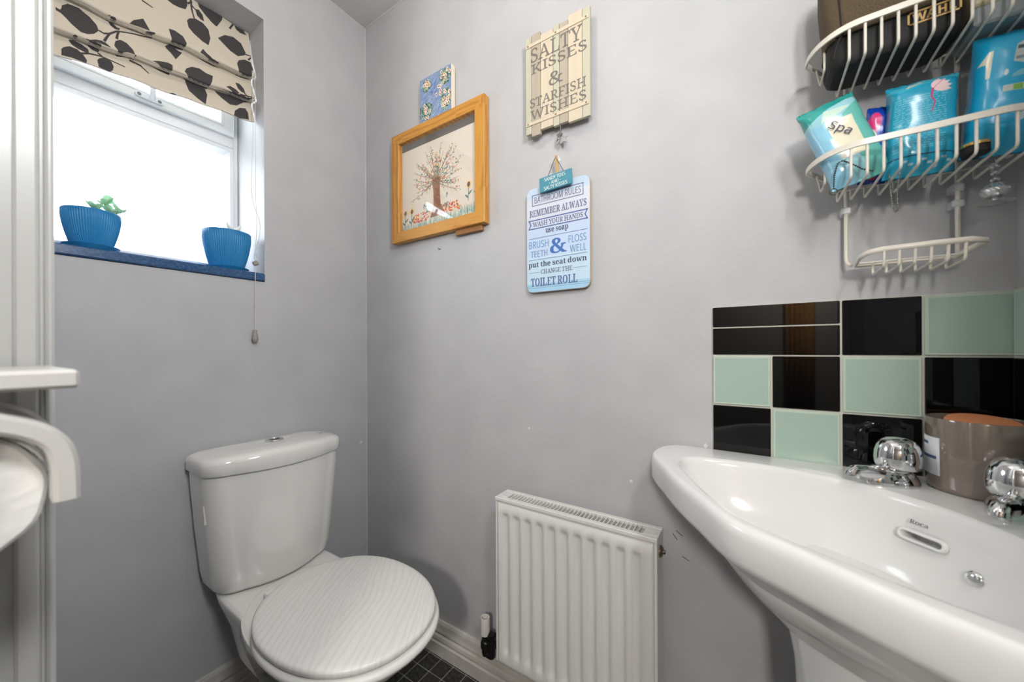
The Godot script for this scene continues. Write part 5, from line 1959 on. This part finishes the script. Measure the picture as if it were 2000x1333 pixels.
# ---------------------------------------------------------------- radiator
func radiator() -> void:
	var z0 := 0.697
	var z1 := 1.101
	var y0 := 0.165
	var y1 := 0.603
	var t := thing("radiator", "white panel radiator with eleven vertical flutes", "radiator", Vector3(-0.05, y0, (z0 + z1) / 2))
	# pressed front panel: a height field with eleven hollow channels
	var zs := [z0, z0 + 0.002, z0 + 0.006]
	var dz := [0.0, 1.0, 1.0]
	var first := 0.7105
	var pitch := 0.03415
	for k in 11:
		var a := first + pitch * k
		for q in [[0.0, 1.0], [0.0035, 0.55], [0.007, 0.12], [0.010, 0.0], [0.0155, 0.0], [0.0185, 0.12], [0.022, 0.55], [0.0255, 1.0]]:
			zs.append(a + q[0])
			dz.append(q[1])
	zs.append_array([z1 - 0.006, z1 - 0.002, z1])
	dz.append_array([1.0, 1.0, 0.0])
	var ys := [y0, y0 + 0.004, y0 + 0.012, y0 + 0.030, y0 + 0.036, y0 + 0.044, y0 + 0.052, 0.3, 0.45, y1 - 0.042, y1 - 0.036, y1 - 0.030, y1 - 0.025, y1 - 0.004, y1]
	var deep := [0.0, 0.0, 0.0, 0.0, 0.3, 0.8, 1.0, 1.0, 1.0, 1.0, 0.8, 0.3, 0.0, 0.0, 0.0]
	var rows := []
	for i in ys.size():
		var row := []
		for k in zs.size():
			var x := -0.0905
			if dz[k] < 1.0 and k > 0 and k < zs.size() - 1:
				x += 0.0085 * (1.0 - dz[k]) * deep[i]
			if i == 0 or i == ys.size() - 1 or k == 0 or k == zs.size() - 1:
				x += 0.006
			elif i == 1 or i == ys.size() - 2:
				x += 0.0008
			row.append(Vector3(x, ys[i], zs[k]))
		rows.append(row)
	var s := shape()
	loft(s, rows, false, false, false, 89.0, Vector3(-1, 0, 0))
	var back := []
	for row in rows:
		var r := []
		for p in row:
			r.append(p + Vector3(0.0015, 0, 0))
		back.append(r)
	loft(s, back, false, false, false, 89.0, Vector3(1, 0, 0))
	part(s, "front_panel", M.radiator_white, t)
	s = shape()
	# folded convector sheet between the panels
	var fold := []
	for k in 49:
		var z := lerpf(z0 + 0.012, z1 - 0.012, k / 48.0)
		var fx := -0.072 if (k / 2) % 2 == 0 else -0.044
		fold.append([Vector3(fx, y0 + 0.03, z), Vector3(fx, y1 - 0.110, z), Vector3(fx + 0.0006, y1 - 0.110, z + 0.0004), Vector3(fx + 0.0006, y0 + 0.03, z + 0.0004)])
	loft(s, fold, true, true, true, 20.0)
	for i in s.g.size():
		s.g[i] = -1
	part(s, "convector", M.radiator_white, t)
	s = shape()
	box(s, Vector3(-0.036, y0, z0 + 0.002), Vector3(-0.030, y1, z1 - 0.002), 0.001)
	part(s, "rear_panel", M.radiator_white, t)
	for e in [[z0 - 0.0055, z0 - 0.0008], [z1 + 0.0010, z1 + 0.0075]]:
		s = shape()
		box(s, Vector3(-0.0900, y0 + 0.006, e[0]), Vector3(-0.029, y1 + 0.010, e[1]), 0.0012)
		part(s, "side_cover", M.radiator_white, t)
	# top cover with its row of slots
	var top := y1 + 0.0125
	for b in [[Vector3(-0.0925, y1 + 0.0035, z0 - 0.006), Vector3(-0.0785, top, z1 + 0.008)], [Vector3(-0.0425, y1 + 0.0035, z0 - 0.006), Vector3(-0.0290, top, z1 + 0.008)], [Vector3(-0.0787, y1 + 0.0035, z0 - 0.006), Vector3(-0.0423, top, 0.7215)], [Vector3(-0.0787, y1 + 0.0035, 1.0755), Vector3(-0.0423, top, z1 + 0.008)]]:
		s = shape()
		box(s, b[0], b[1], 0.0012)
		part(s, "top_cover", M.radiator_white, t)
	var slots := 36
	for k in range(1, slots):
		var z := lerpf(0.7215, 1.0755, float(k) / slots)
		s = shape()
		box(s, Vector3(-0.0790, y1 + 0.0045, z - 0.0011), Vector3(-0.0420, top - 0.0008, z + 0.0011), 0.0005)
		part(s, "grille_slat", M.radiator_white, t)
	# bleed plug on the right
	s = shape()
	lathe(s, [[0.0125, 0.0], [0.0125, 0.003], [0.0105, 0.004], [0.009, 0.006], [0.0, 0.006]], Vector3(-0.060, 0.577, z1 + 0.0070), 24, Basis(Vector3(1, 0, 0), Vector3(0, 0, 1), Vector3(0, -1, 0)))
	var plug := part(s, "bleed_plug", M.brass_old, t)
	s = shape()
	lathe(s, [[0.0045, 0.0055], [0.0045, 0.011], [0.0, 0.011]], Vector3(-0.060, 0.577, z1 + 0.0070), 16, Basis(Vector3(1, 0, 0), Vector3(0, 0, 1), Vector3(0, -1, 0)))
	part(s, "bleed_screw", M.steel_dark, plug)
	for z in [z0 + 0.07, z1 - 0.07]:
		s = shape()
		box(s, Vector3(-0.031, 0.22, z - 0.015), Vector3(-0.0005, 0.55, z + 0.015), 0.001)
		part(s, "wall_bracket", M.radiator_white, t)
	# lockshield valve with an open white sleeve on the left
	var v := thing("radiator_valve", "black radiator valve with an open white pipe sleeve", "valve", Vector3(-0.05, 0.11, 0.635))
	s = shape()
	lathe(s, [[0.0140, 0.188], [0.0140, 0.232], [0.0132, 0.2365], [0.0105, 0.2365], [0.0100, 0.232], [0.0100, 0.200], [0.0, 0.200]], Vector3(-0.05, 0, 0.6235), 24)
	part(s, "pipe_sleeve", M.pipe_white, v)
	s = shape()
	lathe(s, [[0.0, 0.126], [0.008, 0.126], [0.010, 0.135], [0.0105, 0.146], [0.0135, 0.148], [0.0135, 0.166], [0.0100, 0.170], [0.0095, 0.189], [0.0, 0.2005]], Vector3(-0.05, 0, 0.6235), 8, Basis.IDENTITY, 10.0)
	part(s, "valve_body", M.valve_black, v)
	s = shape()
	tube(s, rounded([Vector3(-0.05, 0.133, 0.6235), Vector3(-0.05, 0.131, 0.650), Vector3(-0.055, 0.160, 0.652), Vector3(-0.055, 0.200, 0.652)], 0.01), 0.0088, 12)
	part(s, "elbow", M.valve_black, v)
	s = shape()
	lathe(s, [[0.0, 0.0], [0.0125, 0.0], [0.0125, 0.02], [0.009, 0.024], [0.0, 0.024]], Vector3(-0.045, 0.185, 0.634), 10, Basis(Vector3(1, 0, 0), Vector3(0, 0, 1), Vector3(0, -1, 0)), 10.0)
	part(s, "union_nut", M.valve_black, v)
	s = shape()
	tube(s, [Vector3(-0.05, 0.133, 0.634), Vector3(-0.0005, 0.133, 0.634)], 0.0075, 12)
	part(s, "pipe", M.valve_black, v)
	s = shape()
	tube(s, [Vector3(-0.055, 0.19, 0.655), Vector3(-0.055, 0.19, 0.70)], 0.006, 12)
	part(s, "tail_pipe", M.valve_black, v)

# ---------------------------------------------------------------- toilet
const PAN_X := -0.379

func egg(hw: float, zb: float, zf: float, y: float, power := 2.0, n := 72, wide_at := 0.47) -> Array:
	var r := []
	var zc := lerpf(zb, zf, wide_at)
	for k in n:
		var a := TAU * k / n
		var c := cos(a)
		var d := sin(a)
		r.append(Vector3(PAN_X + signf(c) * pow(absf(c), 2.0 / power) * hw, y, zc + signf(d) * pow(absf(d), 2.0 / power) * ((zf - zc) if d > 0.0 else (zc - zb))))
	return r

func cistern_ring(hw: float, z0: float, zend: float, zmid: float, y: float, n := 12) -> Array:
	# flat back, bowed front, rounded ends
	var r := []
	var rad := minf(0.055, (zend - z0) * 0.48)
	for k in n + 1:
		var a := PI + PI / 2 * k / n
		r.append(Vector3(PAN_X - hw + 0.02 + 0.02 * cos(a), y, z0 + 0.02 + 0.02 * sin(a)))
	for k in n + 1:
		var a := -PI / 2 + PI / 2 * k / n
		r.append(Vector3(PAN_X + hw - 0.02 + 0.02 * cos(a), y, z0 + 0.02 + 0.02 * sin(a)))
	for k in n + 1:
		var a := PI / 2 * k / n * 0.92
		r.append(Vector3(PAN_X + hw - rad + rad * cos(a), y, zend - rad + rad * sin(a)))
	for k in range(1, 24):
		var f := k / 24.0
		var x := lerpf(hw - rad + rad * cos(PI / 2 * 0.92), -(hw - rad + rad * cos(PI / 2 * 0.92)), f)
		var e := zend - rad + rad * sin(PI / 2 * 0.92)
		r.append(Vector3(PAN_X + x, y, e + (zmid - e) * (1.0 - pow(2.0 * f - 1.0, 2.0))))
	for k in n + 1:
		var a := PI / 2 * 1.08 + (PI / 2 * 0.92) * k / n
		r.append(Vector3(PAN_X - hw + rad + rad * cos(a), y, zend - rad + rad * sin(a)))
	return r

func toilet() -> void:
	var t := thing("toilet", "white close-coupled toilet with a wood-grain lid", "toilet", Vector3(PAN_X, 0, 0.35))
	var s := shape()
	# pan
	var rings := [egg(0.112, 0.13, 0.50, 0.0, 2.6), egg(0.110, 0.13, 0.495, 0.02, 2.6), egg(0.098, 0.135, 0.475, 0.06, 2.6), egg(0.094, 0.135, 0.475, 0.12, 2.6), egg(0.104, 0.13, 0.50, 0.19, 2.7), egg(0.128, 0.11, 0.565, 0.26, 2.8), egg(0.150, 0.12, 0.63, 0.315, 2.5), egg(0.166, 0.15, 0.667, 0.352, 2.3), egg(0.170, 0.16, 0.676, 0.366, 2.3), egg(0.169, 0.161, 0.675, 0.3715, 2.3), egg(0.160, 0.17, 0.664, 0.374, 2.3)]
	loft(s, rings, true, true, true, 60.0)
	part(s, "pan", M.porcelain, t)
	# shelf that carries the cistern
	s = shape()
	rings = [egg(0.106, 0.06, 0.42, 0.20, 4.0, 64, 0.5), egg(0.122, 0.04, 0.45, 0.29, 4.5, 64, 0.5), egg(0.139, 0.022, 0.47, 0.345, 5.0, 64, 0.5), egg(0.143, 0.02, 0.470, 0.365, 5.0, 64, 0.5), egg(0.141, 0.023, 0.468, 0.3705, 5.0, 64, 0.5), egg(0.134, 0.03, 0.46, 0.373, 5.0, 64, 0.5)]
	loft(s, rings, true, true, true, 60.0)
	part(s, "cistern_shelf", M.porcelain, t)
	# seat and lid
	s = shape()
	rings = [egg(0.176, 0.262, 0.688, 0.376, 2.15), egg(0.182, 0.256, 0.694, 0.378, 2.15), egg(0.1845, 0.2535, 0.6965, 0.385, 2.15), egg(0.182, 0.256, 0.694, 0.3925, 2.15), egg(0.176, 0.262, 0.688, 0.394, 2.15)]
	loft(s, rings, true, true, true, 60.0)
	part(s, "seat", M.lid_white, t)
	s = shape()
	rings = [egg(0.172, 0.258, 0.678, 0.3965, 2.15), egg(0.178, 0.252, 0.684, 0.3985, 2.15), egg(0.1805, 0.2495, 0.6865, 0.405, 2.15), egg(0.1795, 0.2505, 0.6855, 0.4105, 2.15), egg(0.176, 0.254, 0.682, 0.4130, 2.15), egg(0.170, 0.260, 0.676, 0.4145, 2.15), egg(0.150, 0.28, 0.656, 0.4152, 2.15), egg(0.08, 0.36, 0.58, 0.4158, 2.15)]
	loft(s, rings, true, true, true, 60.0)
	for i in s.v.size():
		var q := Vector2(s.v[i].x - PAN_X, s.v[i].z - 0.46).rotated(0.62)
		s.t[i] = Vector2(q.x / 0.5 + 0.5, q.y / 0.5 + 0.5)
	part(s, "lid", M.lid_wood, t, "white lid with raised wood grain")
	for e in [-0.075, 0.075]:
		s = shape()
		box(s, Vector3(PAN_X + e - 0.014, 0.3725, 0.236), Vector3(PAN_X + e + 0.014, 0.398, 0.262), 0.003)
		part(s, "hinge", M.lid_white, t)
	# cistern: tapers downwards, bowed front
	s = shape()
	rings = []
	for q in [[0.3745, 0.132, 0.028, 0.135, 0.160], [0.379, 0.144, 0.022, 0.147, 0.174], [0.390, 0.151, 0.018, 0.153, 0.181], [0.42, 0.156, 0.016, 0.157, 0.186], [0.54, 0.167, 0.014, 0.162, 0.192], [0.66, 0.1755, 0.012, 0.166, 0.197], [0.695, 0.177, 0.012, 0.1665, 0.198]]:
		rings.append(cistern_ring(q[1], q[2], q[3], q[4], q[0]))
	loft(s, rings, true, true, true, 60.0)
	part(s, "cistern", M.porcelain, t)
	s = shape()
	rings = []
	for q in [[0.6955, 0.175, 0.012, 0.166, 0.197], [0.697, 0.180, 0.008, 0.172, 0.204], [0.700, 0.182, 0.006, 0.174, 0.206], [0.722, 0.182, 0.006, 0.174, 0.206], [0.729, 0.180, 0.008, 0.172, 0.2035], [0.7335, 0.175, 0.013, 0.165, 0.196], [0.7355, 0.167, 0.021, 0.155, 0.185], [0.7365, 0.11, 0.045, 0.13, 0.15], [0.7365, 0.05, 0.075, 0.11, 0.12]]:
		var r: Array = cistern_ring(q[1], q[2], q[3], q[4], q[0])
		if q[0] > 0.71:
			for i in r.size():
				r[i].y += 0.013 * (1.0 - pow((r[i].x - PAN_X) / 0.2, 2.0)) * clampf((q[0] - 0.70) / 0.035, 0.0, 1.0)
		rings.append(r)
	loft(s, rings, true, true, true, 60.0)
	part(s, "cistern_lid", M.porcelain, t)
	var top := Vector3(PAN_X, 0.7485, 0.10)
	s = shape()
	lathe(s, [[0.0235, 0.0], [0.0235, 0.003], [0.0215, 0.0052], [0.0170, 0.0055], [0.0155, 0.0035], [0.0, 0.0035]], top, 36)
	var fb := part(s, "flush_button", M.chrome, t)
	s = shape()
	box(s, top + Vector3(-0.014, 0.0025, -0.0011), top + Vector3(0.014, 0.0062, 0.0011), 0.0005)
	part(s, "button_bar", M.steel_dark, fb)
	lettering("Roca", "Droid Serif", -0.009, -0.002, 0.009, 0.0025, Transform3D(Basis(Vector3(1, 0, 0), Vector3(0, 0, -1), Vector3(0, 1, 0)), Vector3(PAN_X + 0.135, 0.7425, 0.095)), M.ink_mark, t, true, "maker_mark", 0.001)
	# paint run on the side of the cistern
	s = shape()
	tube(s, [Vector3(-0.5525, 0.62, 0.118), Vector3(-0.5502, 0.59, 0.119), Vector3(-0.549, 0.573, 0.119)], [0.0016, 0.002, 0.003], 8)
	part(s, "silicone_drip", M.plaster_chip, t)
	# shut-off pipe is hidden behind the pan

# ---------------------------------------------------------------- toilet roll by the door
func roll_holder() -> void:
	var t := thing("roll_holder", "white toilet roll holder with a shelf on top", "toilet roll holder", Vector3(LEFT_X, 0.90, 0.79))
	var s := shape()
	box(s, Vector3(LEFT_X, 0.9875, 0.715), Vector3(-0.8475, 1.0010, 0.862), 0.0022)
	part(s, "shelf", M.holder_white, t)
	s = shape()
	box(s, Vector3(LEFT_X, 0.88, 0.72), Vector3(LEFT_X + 0.012, 0.99, 0.858), 0.002)
	part(s, "back_plate", M.holder_white, t)
	for z in [0.848, 0.729]:
		s = shape()
		strap(s, bend([Vector3(LEFT_X + 0.008, 0.968, z), Vector3(-0.905, 0.9705, z), Vector3(-0.878, 0.963, z), Vector3(-0.861, 0.951, z), Vector3(-0.8545, 0.934, z), Vector3(-0.8535, 0.905, z)]), 0.022, 0.0135, Vector3(0, 0, 1))
		part(s, "arm", M.holder_white, t)
	s = shape()
	tube(s, [Vector3(-0.908, 0.912, 0.73), Vector3(-0.908, 0.912, 0.848)], 0.008, 16)
	part(s, "spindle", M.holder_white, t)
	# curved cover that lies on the roll
	s = shape()
	var rows := []
	for k in 13:
		var a := deg_to_rad(lerpf(118.0, 26.0, k / 12.0))
		var o := Vector3(cos(a), sin(a), 0)
		var c := Vector3(-0.908, 0.912, 0)
		rows.append([c + o * 0.0495 + Vector3(0, 0, 0.735), c + o * 0.0515 + Vector3(0, 0, 0.735), c + o * 0.0515 + Vector3(0, 0, 0.838), c + o * 0.0495 + Vector3(0, 0, 0.838)])
	loft(s, rows, true, true, true, 80.0)
	part(s, "cover", M.holder_white, t)
	var r := thing("toilet_roll", "white quilted toilet roll under the holder shelf", "toilet roll", Vector3(-0.908, 0.864, 0.786))
	s = shape()
	var rings := []
	for q in [[0.020, 0.737], [0.0455, 0.737], [0.0480, 0.739], [0.0480, 0.833], [0.0455, 0.835], [0.020, 0.835]]:
		var ring := []
		for k in 48:
			var a := TAU * k / 48
			var rr: float = q[0] + 0.0006 * sin(a * 9.0) * (1.0 if q[0] > 0.03 else 0.0)
			ring.append(Vector3(-0.908 + rr * cos(a), 0.912 + rr * sin(a), q[1]))
		rings.append(ring)
	loft(s, rings, false, false, true, 35.0)
	part(s, "paper", M.roll_paper, r)
	s = shape()
	rings = []
	for q in [[0.0185, 0.7365], [0.0203, 0.7365], [0.0203, 0.8352], [0.0185, 0.8352], [0.0185, 0.7365]]:
		var ring := []
		for k in 32:
			var a := TAU * k / 32
			ring.append(Vector3(-0.908 + q[0] * cos(a), 0.912 + q[0] * sin(a), q[1]))
		rings.append(ring)
	loft(s, rings, false, false, true, 35.0)
	part(s, "core", M.cardboard, r)

# ---------------------------------------------------------------- build
func _ready() -> void:
	rng.seed = 1
	camera_and_light()
	materials()
	mat("oak_strut", rgb(150, 104, 58), 0.5)
	mat("gold_metal", rgb(206, 170, 100), 0.25, 0.9)
	mat("lid_white", rgb(234, 233, 230), 0.3)
	mat("ink_mark", rgb(120, 120, 120), 0.6)
	room()
	ceiling_lamp()
	added_landing_fill()
	added_fill_panel()
	toilet()
	radiator()
	basin()
	roll_holder()
	window_things()
	framed_picture()
	wooden_sign()
	wall_plaque()
	caddy()
